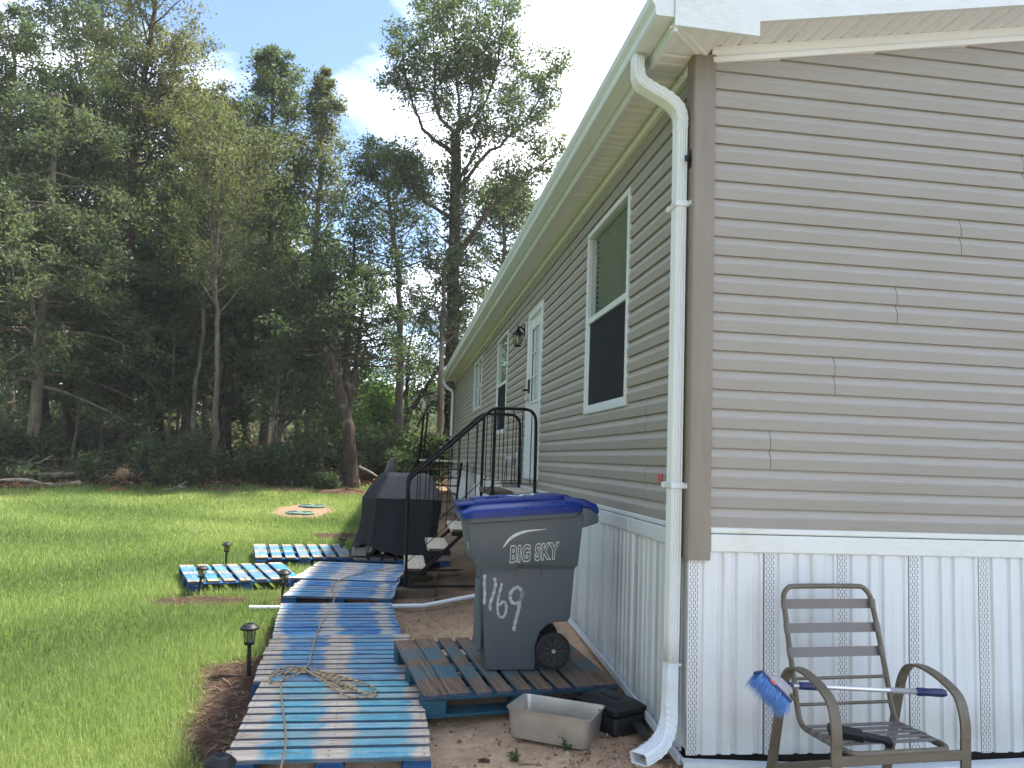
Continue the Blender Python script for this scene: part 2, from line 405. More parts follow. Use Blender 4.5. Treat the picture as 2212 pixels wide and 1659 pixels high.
def siding_piece(parent, wall, u0, u1, z0, z1, opens, lift):
    for (p, q, r, s) in rects(u0, u1, z0, z1, opens):
        V = []; Fc = []; pr = prof_between(r, s); n = 0
        for (z, b) in pr:
            for u in (p, q):
                V.append((-b-lift, u, z) if wall == 'long' else (u, -b-lift, z))
        for i in range(len(pr)-1):
            f = (n+2*i, n+2*i+1, n+2*i+3, n+2*i+2); Fc.append(f[::-1] if wall == 'long' else f)
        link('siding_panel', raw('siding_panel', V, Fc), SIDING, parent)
b = B()
for r in rects(0, LEN, -.02, 2.62, OPEN): b.box(.0, .09, r[0], r[1], r[2], r[3])
wl = b.build('wall', SHEA, house)
g_ = B(); g_.prism([(0.095, -.02), (WID-.09, -.02), (WID-.09, 2.6), (RIDGE, 2.6+SL*(RIDGE-.1)), (0.095, 2.6)], .0, .09)
wg = g_.build('wall', SHEA, house)
bk = B(); bk.prism([(0.095, -.02), (WID-.09, -.02), (WID-.09, 2.6), (RIDGE, 2.6+SL*(RIDGE-.1)), (0.095, 2.6)], LEN-.09, LEN)
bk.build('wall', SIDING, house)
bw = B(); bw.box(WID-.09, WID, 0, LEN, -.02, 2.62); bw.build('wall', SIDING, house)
fl = B(); fl.box(.1, WID-.1, .1, LEN-.1, -.12, -.03); fl.build('floor', DARK, house)
inn = B(); inn.box(.42, .46, .1, LEN-.1, -.03, 2.6); inn.build('inner_wall', DARK, house)
# long wall siding: double courses starting at course 1
rows = [(0, 1)]+[(k, k+2) for k in range(1, 25, 2)]
offs = {1: .738, 5: .738, 3: 3.70, 0: 3.73, 19: 3.54, 21: 3.11, 23: 3.78, 7: 2.9, 9: 1.9, 11: 3.2, 13: 2.5, 15: 3.45, 17: 2.95}
for i, (k0, k1) in enumerate(rows):
    cuts = [0.03]; u = offs.get(k0, random.uniform(.6, 3.6))
    while u < LEN-.3: cuts.append(u); u += random.choice((3.66, 3.66, 2.9))
    cuts.append(LEN)
    for j in range(len(cuts)-1):
        siding_piece(wl, 'long', cuts[j]+.0015, cuts[j+1]-.0015 if j < len(cuts)-2 else cuts[j+1], k0*c_, min(k1*c_, 2.505), OPEN, .0006*(j % 2))
# gable siding
goff = {3: .414, 7: .773, 11: 1.136, 15: 1.526, 19: 1.924, 1: 3.1, 5: 3.4, 9: 2.7, 13: 3.0, 17: 3.5, 21: 2.9, 23: 2.4, 25: 3.1}
for (k0, k1) in [(0, 1)]+[(k, k+2) for k in range(1, 33, 2)]:
    z0 = k0*c_; x0 = max(.07, (z0-2.50)/SL); x1 = min(WID-.05, 2*RIDGE-(z0-2.50)/SL)
    if x1-x0 < .2: continue
    cuts = [x0]; u = goff.get(k0, 3.3)
    while u < x1-.2:
        if u > x0+.1: cuts.append(u)
        u += 3.66
    cuts.append(x1)
    for j in range(len(cuts)-1):
        siding_piece(wg, 'gable', cuts[j]+.0013, cuts[j+1]-.0013, z0, k1*c_, [], .0006*(j % 2))
# corner post (outside corner trim with a rounded arris)
b = B()
sec = [(-.034, .075), (-.034, -.026), (-.029, -.033), (-.020, -.036), (.086, -.036), (.088, -.012), (.070, -.012), (.0, -.006), (-.008, .075)]
V = [(x, y, -.165) for x, y in sec]+[(x, y, 2.512) for x, y in sec]; n = len(sec)
b.add(V, [tuple(range(n)), tuple(range(2*n-1, n-1, -1))]+[(i, n+i, n+(i+1) % n, (i+1) % n) for i in range(n)])
b.build('corner_post', POST, house)
b2 = B(); b2.box(-.03, .07, LEN-.06, LEN+.03, -.12, 2.5); b2.build('corner_post', POST, house)
# belt trims
def belt(wall):
    b = B()
    for (z0, z1, o) in ((-.030, .0, .025), (-.124, -.034, .030)):
        if wall == 'gable':
            x = .089
            b.box(x, WID, -o, .02, z0, z1)
        else:
            yy = [-.0, 1.02, 4.68, 8.34, 12.0, 15.66, LEN] if z0 < -.1 else [.0, LEN]
            for i in range(len(yy)-1): b.box(-o, .02, yy[i]+.09*(i == 0)+.002, yy[i+1]-.002, z0, z1)
    return b.build('belt_trim', WBAND if wall == 'gable' else WHITE, house, bevel=.006)
belt('gable'); belt('long')
# skirting
def skirt_mesh():
    P = [(0, .010), (.055, .010), (.060, .003), (.074, .003), (.082, .010), (.150, .011), (.160, .0025), (.176, .0025), (.187, .010),
         (.226, .010), (.236, .0025), (.252, .0025), (.262, .010), (.340, .011), (.350, .003), (.374, .003), (.382, .008), (.3985, .008)]
    V = []; Fc = []
    for (u, o) in P: V += [(u, -o*1.7, -.118), (u, -o*1.7, -1.10)]
    for i in range(len(P)-1): Fc.append((2*i, 2*i+1, 2*i+3, 2*i+2))
    V += [(0, .0, -.118), (0, .0, -1.10), (.3985, .0, -.118), (.3985, .0, -1.10)]; n = 2*len(P)
    Fc += [(n, n+1, 1, 0), (n-2, n-1, n+3, n+2)]
    return raw('skirt_panel', V, Fc)
sk = skirt_mesh(); sk.materials.append(SKIRT)
bb = B(); bb.box(.06, WID, .03, .05, -1.6, -.02); skw = bb.build('skirting', DARK, house)
bb = B(); bb.box(.03, .05, .03, LEN, -1.6, -.02); skl = bb.build('skirting', DARK, house)
for i in range(-1, 21):
    x = -.02+.4035*(i+.0)
    if i < 0: continue
    o = link('skirt_panel', sk, None, skw, (x, -.004+random.uniform(-.002, .002), 0), (random.uniform(-.004, .004), random.uniform(-.006, .006), 0))
    o.scale = (1, 1, 1.008+random.uniform(-.012, .012)+.014*min(i, 3)/3)
def track_z(y): return float(np.interp(y, [0, .4, 1.3, 2.5, 6, 19], [-1.13, -1.09, -1.03, -.97, -.93, -.80]))
for i in range(46):
    y = LEN-.01-.4035*i
    ht = -track_z(y-.2)+.03
    if y-.4 < -.03: continue
    o = link('skirt_panel', sk, None, skl, (-.004+random.uniform(-.003, .003), y, 0), (0, random.uniform(-.006, .006), -PI/2))
    o.scale = (1, 1, ht/1.10)
b = B(); b.box(-.012, .02, .02, .24, -1.10, -.12); b.build('skirt_end', WHITE, skl)
# bottom tracks
b = B(); ya = np.linspace(-.035, LEN, 40)
b.sweep([(-.045, y, track_z(y)-.012) for y in ya], [(-.022, .014), (.03, .014), (.03, .009), (-.016, .009), (-.016, -.03), (-.022, -.03)], (1, 0, 0))
b.build('bottom_track', WALU, skl)
xa = [-.055, .02, .4, .8, 1.2, 2.0, 4.0, WID]; za = [-1.142, -1.147, -1.160, -1.172, -1.175, -1.165, -1.15, -1.15]
b = B(); b.sweep([(x, -.06-.03*math.sin(min(x, 2)*1.5), z) for x, z in zip(xa, za)], [(-.025, .014), (-.025, -.024), (-.020, -.024), (-.020, .009), (.045, .009), (.045, .014)], (0, 1, 0))
b.build('bottom_track', WALU, skw)
# roof, fascia, soffit, gutter
def ex(y): return -.235-.055*max(0, min(1, y/18.9))
OH = .27
b = B()
for s in (0, 1):
    sx = (lambda x: x) if s == 0 else (lambda x: 2*RIDGE-x)
    e0, e1 = -.26, -.31
    P = [(sx(e0), -OH-.02, 2.72), (sx(RIDGE), -OH-.02, 2.72+SL*(RIDGE+.25)), (sx(RIDGE), LEN+OH, 2.72+SL*(RIDGE+.25)), (sx(e1), LEN+OH, 2.72)]
    b.add([(p[0], p[1], p[2]+.0) for p in P]+[(p[0], p[1], p[2]+.05) for p in P], [(0, 1, 2, 3), (7, 6, 5, 4), (0, 4, 5, 1), (2, 6, 7, 3), (3, 7, 4, 0)])
roof = b.build('roof', ROOFM, house)
b = B(); ya = np.linspace(-OH, LEN+OH, 12)
b.sweep([(ex(y), y, 2.60) for y in ya], [(0, -.10), (.02, -.10), (.02, .12), (0, .12)], (1, 0, 0))
b.build('eave_fascia', WALU, roof)
# gutter, K style section (x outward negative)
ksec = [(.0, .0), (-.092, .0), (-.098, .010), (-.100, .045), (-.118, .078), (-.122, .105), (-.122, .118), (-.112, .118), (-.112, .107), (-.090, .05), (-.088, .006), (-.004, .006), (-.004, .115), (.0, .115)]
b = B(); n = len(ksec); V = []
yg = [-OH-.012]+list(np.linspace(.5, LEN-.5, 8))+[LEN+OH+.012]
for y in yg: V += [(ex(y)-.002+u, y, 2.548+.02*y/19+z) for u, z in ksec]
b.add(V, [(i*n+k, i*n+(k+1) % n, (i+1)*n+(k+1) % n, (i+1)*n+k) for i in range(len(yg)-1) for k in range(n)])
for y in (yg[0], yg[-1]):
    b.add([(ex(y)-.002+u, y, 2.548+.02*y/19+z) for u, z in ksec[:7]]+[(ex(y)-.002, y, 2.548+.118)], [tuple(range(8))])
gut = b.build('gutter', WALU, house)
# eave soffit panels, each a double-vee strip across the eave
def soffit_mesh(name, wdt, length, skew=0.):
    P = [(0, 0), (.010, .008), (.018, .008), (.030, 0), (wdt/2-.012, 0), (wdt/2, .009), (wdt/2+.008, .009), (wdt/2+.02, 0), (wdt-.001, 0)]
    V = []; Fc = []
    for (u, h) in P: V += [(u, 0, h), (u+skew, length, h)]
    for i in range(len(P)-1): Fc.append((2*i+1, 2*i, 2*i+2, 2*i+3))
    return raw(name, V, Fc)
sm = soffit_mesh('soffit_panel', .2, .225); sm.materials.append(SOFF)
b = B(); b.box(-.225, .1, -.0, LEN+OH, 2.535, 2.54); sf = b.build('soffit', DARK, house)
for i in range(94):
    y = .2*i
    if y > LEN+OH: break
    o = link('soffit_panel', sm, None, sf, (-.012, y, 2.512), (0, 0, PI/2)); o.scale.y = (-.012-ex(y))/.225
    o.rotation_euler = (0, 0, PI/2)
    o.location.x = -.012
# inner F-channel along the wall and outer trim
b = B(); b.sweep([(-.022, 0.07, 2.475), (-.022, LEN, 2.475)], [(-.012, -.018), (.012, -.030), (.020, -.030), (.020, .038), (-.012, .038), (-.020, .02)], (1, 0, 0)); b.build('wall_channel', CREAM, house)
# gable soffit (follows the rake), lies between wall and rake fascia
def rz(x): return 2.537+.1805*x
b = B(); b.add([(-.2, -OH, rz(-.2)+.03), (RIDGE, -OH, rz(RIDGE)+.03), (RIDGE, .02, rz(RIDGE)+.03), (-.2, .02, rz(-.2)+.03)], [(0, 1, 2, 3)])
b.add([(2*RIDGE+.2, -OH, rz(-.2)+.03), (RIDGE, -OH, rz(RIDGE)+.03), (RIDGE, .02, rz(RIDGE)+.03), (2*RIDGE+.2, .02, rz(-.2)+.03)], [(0, 1, 2, 3)])
rs = b.build('rake_soffit', DARK, house)
gm = soffit_mesh('soffit_panel', .2, OH); gm.materials.append(SOFF)
ang = math.atan(.1805)
for i in range(22):
    x = -.0+.2*math.cos(ang)*i
    if x > RIDGE: break
    link('soffit_panel', gm, None, rs, (x, -OH+.004, rz(x)+.0), (0, -ang, 0))
    o = link('soffit_panel', gm, None, rs, (2*RIDGE-x, -.004, rz(x)), (0, -ang, PI))
# triangular corner soffit (boxed return) under the eave end with mitre strip
b = B(); b.add([(ex(0)+.0, -OH, 2.513), (.04, -OH, 2.513), (.04, .0, 2.513), (ex(0), .0, 2.513)], [(3, 2, 1, 0)]); ret = b.build('soffit_return', SOFF, house)
b = B()
M = Matrix.Translation((-.1, -.135, 2.508)) @ Matrix.Rotation(math.atan2(.25, .25), 4, 'Z')
b.box(-.19, .18, -.026, -.007, -.004, .006, M); b.box(-.19, .18, .007, .026, -.004, .006, M); b.box(-.19, .18, -.008, .008, -.001, .006, M)
b.build('mitre_strip', CREAM, ret, bevel=.002)
# gable J trim (sloped cream mould under the soffit)
b = B()
for s in (1, -1):
    xs_ = (lambda x: x) if s == 1 else (lambda x: 2*RIDGE-x)
    pts = [(xs_(.066), 0, rz(.066)-.04), (xs_(RIDGE), 0, rz(RIDGE)-.04)]
    b.sweep(pts, [(-.038, -.040*s), (-.038, -.012*s), (-.028, .0), (-.028, .012*s), (-.044, .022*s), (-.044, .042*s), (.005, .042*s), (.005, -.040*s)], (0, 1, 0))
b.build('rake_trim', CREAM, house)
# rake fascia and short return board at the eave
b = B()
for s in (1, -1):
    xs_ = (lambda x: x) if s == 1 else (lambda x: 2*RIDGE-x)
    x0 = .214 if s == 1 else -.2
    b.add([(xs_(x0), y, 2.539+.1805*x0+dz) for y in (-OH-.012, -OH+.008) for dz in (0, .2)]+[(xs_(RIDGE), y, 2.539+.1805*RIDGE+dz) for y in (-OH-.012, -OH+.008) for dz in (0, .2)],
          [(0, 1, 5, 4), (2, 6, 7, 3), (0, 4, 6, 2), (1, 3, 7, 5), (0, 2, 3, 1), (4, 5, 7, 6)])
b.build('rake_fascia', FASC, roof)
b = B(); b.add([(-.236, y, z) for y in (-OH-.022, -OH+.004) for z in (2.500, 2.72)]+[(.212, y, z) for y in (-OH-.022, -OH+.004) for z in (2.493, 2.78)],
          [(0, 1, 5, 4), (2, 6, 7, 3), (0, 4, 6, 2), (1, 3, 7, 5), (0, 2, 3, 1), (4, 5, 7, 6)])
b.build('return_board', FASC, roof)
# downspouts: fluted rectangular tube swept along a path
def ds_sec(a, d, k=3, n=6):
    """rounded rectangle with vertical flutes, half sizes a,d"""
    o = []
    def side(p, q):
        p = np.array(p); q = np.array(q); t = (q-p)/np.linalg.norm(q-p); nn = np.array([t[1], -t[0]])
        for i in range(k*2+2):
            f = .12+.76*i/(k*2+1); o.append(tuple(p+(q-p)*f-nn*(.0042 if i % 2 else 0)))
    side((-a, -d), (a, -d)); side((a, -d), (a, d)); side((a, d), (-a, d)); side((-a, d), (-a, -d)); return o
def downspout(path, parent, ridges=()):
    b = B(); P = [Vector(map(float, p)) for p in path]; sec = ds_sec(.031, .053); n = len(sec); V = []; m = len(P); sd = Vector((0, 1, 0))
    for i in range(m):
        t = (P[min(i+1, m-1)]-P[max(i-1, 0)]).normalized(); a = (sd-t*sd.dot(t)).normalized(); c = a.cross(t)
        k = 1.0 + (.075 if (i in ridges and i % 2) else 0)
        for (u, w_) in sec: V.append(P[i]+c*u*k+a*w_*k)
    b.add(V, [(i*n+k, i*n+(k+1) % n, (i+1)*n+(k+1) % n, (i+1)*n+k) for i in range(m-1) for k in range(n)])
    return b
path = [(-.300, .135, 2.552), (-.300, .135, 2.50)]+[tuple(p) for p in bez([(-.300, .135, 2.46), (-.285, .13, 2.40), (-.235, .115, 2.355), (-.155, .095, 2.305), (-.095, .083, 2.25), (-.070, .080, 2.19), (-.069, .079, 2.12)], 4)]+[(-.069, .079, 1.0), (-.069, .079, -.05), (-.072, .075, -.55), (-.077, .067, -.72)]
nr = len(path)
low = [(-.076, .068, -.69), (-.080, .062, -.80)]+[tuple(p) for p in bez([(-.085, .052, -.88), (-.095, .030, -.955), (-.125, -.005, -1.015), (-.175, -.050, -1.055), (-.235, -.095, -1.075), (-.300, -.135, -1.088)], 4)]
dsp = downspout(path, house, set(range(2, 27))).build('downspout', WALU, house, smooth=22)
lowm = downspout(low, house, set(range(3, 19))); lo = lowm.build('elbow', WALU, dsp, smooth=22)
for ob in (dsp, lo):
    s_ = ob.modifiers.new('thick', 'SOLIDIFY'); s_.thickness = .002; s_.offset = -1
lo.scale = (1.0, 1.0, 1.0)
for z in (1.70, .205):
    b = B(); b.box(-.106, -.030, .020, .138, z-.016, z+.016); b.box(-.036, .0, -.016, .024, z-.015, z+.012); b.box(-.113, .0, .134, .160, z-.016, z+.014)
    b.build('strap', WALU, dsp, bevel=.003)
b = B(); b.box(-.104, -.034, .016, .128, -.70, -.685); b.build('sleeve_joint', WALU, dsp, bevel=.004)
# far downspout at the other end of the gutter
pf = [tuple(p) for p in bez([(-.345, LEN+.05, 2.57), (-.34, LEN+.05, 2.44), (-.26, LEN-.02, 2.30), (-.11, LEN-.06, 2.20), (-.08, LEN-.07, 2.05)], 4)]+[(-.08, LEN-.07, .5), (-.08, LEN-.07, -.7)]
b = B(); b.tube(pf, .045, 10); b.build('downspout', WALU, house, smooth=50)

# windows
def window(y0, y1, z0, z1, style):
    fr = B(); fw_ = .042
    fr.box(-.030, .05, y0, y1, z0, z0+fw_); fr.box(-.030, .05, y0, y1, z1-fw_, z1)
    fr.box(-.0295, .05, y0, y0+fw_, z0+fw_, z1-fw_); fr.box(-.0295, .05, y1-fw_, y1, z0+fw_, z1-fw_)
    wi = fr.build('window', WALU, house, bevel=.004)
    if style == 'hung':
        zm = z0+(z1-z0)*.503
        r = B(); r.box(-.022, .03, y0+fw_, y1-fw_, zm-.02, zm+.028); r.box(-.012, .03, y0+fw_, y0+fw_+.022, z0+fw_, zm-.02); r.box(-.012, .03, y1-fw_-.022, y1-fw_, z0+fw_, zm-.02)
        r.box(-.012, .03, y0+fw_+.022, y1-fw_-.022, z0+fw_, z0+fw_+.03)
        r.build('meeting_rail', WALU, wi, bevel=.003)
        g1 = B(); g1.box(.004, .008, y0+fw_, y1-fw_, zm+.028, z1-fw_); g1.build('pane', GLASS, wi)
        g2 = B(); g2.box(-.004, .0, y0+fw_+.022, y1-fw_-.022, z0+fw_+.03, zm-.02); g2.build('screen', SCREEN, wi)
        me = B(); me.box(-.024, .024, y0+.05, y1-.05, -.0015, .0015); me = me.mesh('slat'); me.materials.append(SLAT)
        k = 0; z = zm+.05
        while z < z1-.06:
            link('slat', me, None, wi, (.060, 0, z), (0, rad(38+random.uniform(-3, 3)), 0)); z += .042; k += 1
        cs = B()
        for yy in (y0+.28*(y1-y0), y0+.72*(y1-y0)): cs.tube([(.058, yy, zm), (.058, yy, z1-.04)], .002, 5)
        cs.build('blind_cord', SLAT, wi)
    else:
        ym = (y0+y1)/2
        r = B(); r.box(-.02, .03, ym-.03, ym+.03, z0+fw_, z1-fw_); r.build('meeting_rail', WALU, wi, bevel=.003)
        for a, c in ((y0+fw_, ym-.03), (ym+.03, y1-fw_)):
            g1 = B(); g1.box(.002, .006, a, c, z0+fw_, z1-fw_); g1.build('pane', GLASS, wi)
    return wi
window(*OPEN[1], 'hung'); window(*OPEN[2], 'hung'); window(*OPEN[3], 'slide')
# white door with nine-lite glass
y0, y1, z0, z1 = OPEN[0]
b = B(); b.box(-.030, .08, y0, y0+.075, z0, z1); b.box(-.030, .08, y1-.075, y1, z0, z1); b.box(-.031, .08, y0+.075, y1-.075, z1-.075, z1); b.box(-.045, .08, y0+.075, y1-.075, z0, z0+.045)
door = b.build('door', WALU, house, bevel=.006)
a0, a1, h0, h1 = y0+.077, y1-.077, z0+.047, z1-.077
ly0, ly1, lz0, lz1 = 4.72, 5.21, .99, 1.84
b = B()
for r in rects(a0, a1, h0, h1, [(ly0, ly1, lz0, lz1)]): b.box(.0, .04, *r)
b.build('leaf', WHITE, door)
b = B(); b.box(-.014, .012, ly0-.03, ly1+.03, lz0-.03, lz0); b.box(-.014, .012, ly0-.03, ly1+.03, lz1, lz1+.03); b.box(-.014, .012, ly0-.03, ly0, lz0, lz1); b.box(-.014, .012, ly1, ly1+.03, lz0, lz1)
for k in (1, 2):
    yy = ly0+(ly1-ly0)*k/3; b.box(-.008, .014, yy-.009, yy+.009, lz0, lz1)
    zz = lz0+(lz1-lz0)*k/3; b.box(-.009, .014, ly0, ly1, zz-.009, zz+.009)
b.build('lite_frame', WHITE, door, bevel=.003)
PALEGL = mat_glass('door_glass', (.85, .92, .95))
for i in range(3):
    for j in range(3):
        b = B(); b.box(.016, .019, ly0+(ly1-ly0)*i/3, ly0+(ly1-ly0)*(i+1)/3-.001, lz0+(lz1-lz0)*j/3, lz0+(lz1-lz0)*(j+1)/3-.001); b.build('pane', PALEGL, door)
DBL = pm('door_blind_white', (.6, .62, .63), (.52, .54, .55), 3, .6, 0)
b = B(); b.box(.045, .05, ly0-.05, ly1+.05, lz0-.05, lz1+.05); b.build('door_blind', DBL, door)
yk = a1-.07
b = B(); b.box(-.03, .0, yk-.035, yk+.035, 1.10, 1.26); b.box(-.075, -.03, yk-.012, yk+.012, 1.12, 1.145); b.box(-.085, -.065, yk-.015, yk+.09, 1.118, 1.147)
b.build('keypad_lock', BLACKP, door, bevel=.008, seg=2)
b = B(); b.lathe([(.028, 0), (.028, .006), (.012, .01), (.012, .03), (.026, .036), (.03, .05), (.022, .062), (.0, .064)], 14)
b.build('door_knob', CHROME, door, smooth=40, loc=(-.0, yk, 1.02), rot=(0, -PI/2, 0))
# ================================================================ pallets
def pallet_mat(name, blue, blue2, bare, bare2, bands, cover=1.0, soft=.05, edgec=(.010, .045, .105)):
    g = G(name); o = g.tc.outputs['Object']; X = g.xyz(o)
    v = g.coord('Object', rnd=31)
    grain = g.noise(g.coord('Object', (2.2, 55, 55), rnd=31), 1.5, 7, .68); blot = g.noise(v, 5, 5, .6); fine = g.noise(v, 40, 4, .7)
    xw = g.math('ADD', X[0], g.math('MULTIPLY', g.math('SUBTRACT', blot, .5), .26))
    m = None
    for (a, b_) in bands:
        k = g.math('MULTIPLY', g.math('SMOOTH_MIN', 1, g.math('MAXIMUM', g.math('DIVIDE', g.math('SUBTRACT', xw, a), soft), 0), .1),
                   g.math('SMOOTH_MIN', 1, g.math('MAXIMUM', g.math('DIVIDE', g.math('SUBTRACT', b_, xw), soft), 0), .1))
        m = k if m is None else g.math('MAXIMUM', m, k)
    wear = g.math('MULTIPLY', g.step(grain, .72, .42), g.step(fine, .80, .5))
    oi = g.n('ShaderNodeObjectInfo'); rv = g.math('FRACT', g.math('MULTIPLY', oi.outputs['Random'], 7.31))
    m = g.math('MULTIPLY', g.math('MULTIPLY', m, g.math('MULTIPLY', cover, g.math('ADD', .72, g.math('MULTIPLY', rv, .45)))), g.math('ADD', .42, g.math('MULTIPLY', wear, .62)))
    wood = g.mix(g.step(grain, .38, .60), bare2, bare); wood = g.mix(g.math('MULTIPLY', g.step(blot, .5, .75), .5), wood, tuple(q*.75 for q in bare2[:3]))
    paint = g.mix(g.step(blot, .35, .68), blue, blue2)
    c = g.mix(m, wood, paint)
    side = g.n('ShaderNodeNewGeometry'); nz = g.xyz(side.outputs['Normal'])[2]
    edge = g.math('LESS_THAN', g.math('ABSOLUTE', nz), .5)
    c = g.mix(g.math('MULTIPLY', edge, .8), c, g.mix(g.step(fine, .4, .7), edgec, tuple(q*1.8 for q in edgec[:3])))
    c = g.mix(g.math('MULTIPLY', oi.outputs['Random'], .30), c, (.20, .165, .135))
    grime = g.math('MULTIPLY', g.step(g.noise(g.coord('Object', (1, 3, 3), rnd=53), 7, 6, .7), .54, .70), .55); c = g.mix(grime, c, (.17, .125, .09))
    crack = g.step(g.noise(g.coord('Object', (1.2, 90, 90), rnd=17), 1.3, 3, .5), .38, .33)
    c = g.mix(g.math('MULTIPLY', crack, .75), c, (.05, .045, .04))
    # nail heads near the ends and the middle
    ax = g.math('ABSOLUTE', X[0]); d1 = g.math('ABSOLUTE', g.math('SUBTRACT', ax, .455)); dx = g.math('MINIMUM', d1, ax)
    dy = g.math('ABSOLUTE', g.math('SUBTRACT', g.math('ABSOLUTE', X[1]), .026))
    nail = g.math('LESS_THAN', g.math('ADD', g.math('POWER', dx, 2), g.math('POWER', dy, 2)), .00003)
    c = g.mix(g.math('MULTIPLY', nail, .8), c, (.03, .025, .02))
    g.bump(grain, .5, .006)
    return g.set(c, .85, spec=.15)
BARE, BARE2 = srgb(216, 204, 188), srgb(164, 148, 130)
BR, BR2 = srgb(134, 112, 96), srgb(92, 76, 66)
PW = {
 'pale':  pallet_mat('pallet_pale', srgb(62, 158, 186), srgb(118, 188, 200), srgb(232, 218, 200), srgb(184, 164, 144), [(-.36, -.05), (.08, .42)], 1.15),
 'mid':   pallet_mat('pallet_mid', srgb(22, 112, 170), srgb(78, 162, 192), BARE, BARE2, [(-.42, -.09), (.05, .43)], 1),
 'blue':  pallet_mat('pallet_blue', srgb(14, 96, 164), srgb(56, 146, 190), srgb(196, 194, 188), srgb(146, 146, 144), [(-.46, -.12), (-.02, .34), (.40, .52)], 1),
 'blue2': pallet_mat('pallet_bright', srgb(22, 110, 178), srgb(78, 162, 200), srgb(214, 210, 204), srgb(166, 162, 156), [(-.43, -.16), (.02, .3), (.38, .55)], .95),
 'side':  pallet_mat('pallet_side', srgb(28, 100, 146), srgb(64, 136, 166), srgb(168, 152, 132), srgb(128, 112, 96), [(-.44, -.06), (.0, .42)], 1.2),
 'bin':   pallet_mat('pallet_teal', srgb(38, 92, 112), srgb(66, 112, 122), BR, BR2, [(-.30, -.02), (.06, .34)], .85),
 'grill': pallet_mat('pallet_grey', srgb(60, 84, 104), srgb(90, 104, 112), srgb(150, 140, 130), srgb(112, 102, 94), [(-.3, -.1)], .4)}
BLK = pm('painted_block', srgb(20, 62, 112), srgb(28, 84, 132), 8, .75, .4, stretch=(1, 1, 1))
BLKT = pm('painted_block_teal', srgb(20, 62, 82), srgb(30, 84, 104), 8, .75, .4)
WHP = pm('white_stencil', srgb(190, 205, 215), srgb(150, 175, 195), 20, .8, 0)
def pallet(label, P0, P1, depth, widths, mat, blk, group, blen=None, dz_back=.02, gaps=None):
    """P0,P1: top-surface points of the edge the board row starts at (world); depth goes to its left; boards lie parallel to P0-P1"""
    P0 = np.array(P0, float); P1 = np.array(P1, float); d = P1-P0; Ln = blen or float(np.linalg.norm(d))
    rz = math.atan2(d[1], d[0]); ry = -math.asin(d[2]/np.linalg.norm(d)); rx = math.asin(dz_back/depth)
    back = np.array([-math.sin(rz), math.cos(rz), dz_back/depth])
    cen = (P0+P1)/2+back*depth/2
    r = empty('pallet', (cen[0], cen[1], cen[2]-.138), 0, label, 'pallet', group); r.rotation_euler = (rx, ry, rz)
    bw0 = .1; bm_ = B(); bm_.box(-Ln/2, Ln/2, -bw0/2, bw0/2, -.012, .011); me = bm_.mesh('deck_board', bevel=.0035); me.materials.append(mat)
    gp0 = gaps or [(depth-sum(widths))/max(1, len(widths)-1)]*(len(widths)-1); kk = depth/(sum(widths)+sum(gp0)); y = -depth/2
    for w_, gap in zip([q_*kk for q_ in widths], [q_*kk for q_ in gp0]+[0]):
        o = link('deck_board', me, None, r, (random.uniform(-.010, .010), y+w_/2, .128+random.uniform(-.002, .002)), (random.uniform(-.008, .008), random.uniform(-.003, .003), random.uniform(-.006, .006)))
        o.scale = (1+random.uniform(-.006, .006), w_/bw0, 1); y += w_+gap
    sm_ = B(); sm_.box(-.065, .065, -depth/2+.004, depth/2-.004, -.009, .009); sm_ = sm_.mesh('stringer_board', bevel=.003); sm_.materials.append(blk)
    bl = B(); bl.box(-.07, .07, -.065, .065, -.039, .039); bl = bl.mesh('block', bevel=.004); bl.materials.append(blk)
    for x in (-Ln/2+.07, 0, Ln/2-.07):
        link('stringer_board', sm_, None, r, (x, 0, .108)); link('bottom_board', sm_, None, r, (x, 0, .010))
        for yy in (-depth/2+.07, 0, depth/2-.07): link('block', bl, None, r, (x, yy, .059))
    return r
grp = 'blue painted pallets laid end to end as a walkway'
W10 = [.118, .072, .078, .070, .090, .070, .078, .070, .080, .085]
pallet('bleached pale-blue pallet carrying the cord coil at the walkway end', onz(481, 1642, -1.128), onz(933, 1632, -1.128), 1.17, W10, PW['pale'], BLK, grp, dz_back=.03)
pallet('weathered mid-blue walkway pallet beside the bin pallet, next after the palest one', onz(545, 1470, -1.098), onz(905, 1465, -1.098), 1.12, [.11, .072, .08, .075, .08, .075, .08, .075, .08, .105], PW['mid'], BLK, grp, dz_back=.03)
pallet('strong-blue walkway pallet with the white pipe emerging beside it', onz(586, 1372, -1.075), onz(867, 1369, -1.075), 1.10, [.105, .075, .075, .08, .075, .078, .08, .072, .08, .105], PW['blue'], BLK, grp, dz_back=.04)
pallet('bright blue walkway pallet next to the low timber under the stair foot', onz(609, 1286, -1.05), onz(847, 1292, -1.05), 1.10, [.1, .078, .075, .08, .078, .075, .08, .078, .08, .1], PW['blue'], BLK, grp, dz_back=.02)
pallet('white-streaked blue walkway pallet lying skewed against the lowest stair tread', onz(634, 1247, -1.015), onz(857, 1255, -1.015), 1.13, [.1, .1, .085, .1, .1, .1, .1, .09, .11], PW['blue2'], BLK, grp, dz_back=.02)
def pallet_away(label, FL, rz, wid, dep, widths, mat, blk, group, z0, z1, gaps=None):
    """boards run away from the viewer. FL front-left top corner"""
    e = np.array([math.cos(rz), math.sin(rz)]); nn = np.array([-e[1], e[0]])
    FR = np.array(FL)+e*wid; BR_ = FR+nn*dep
    # board row starts at the right edge, runs leftwards: boards parallel to the depth direction
    return pallet(label, (FR[0], FR[1], z0), (BR_[0], BR_[1], z1), wid, widths, mat, blk, group, dz_back=0, gaps=gaps)
g2 = 'pallets set apart from the walkway'
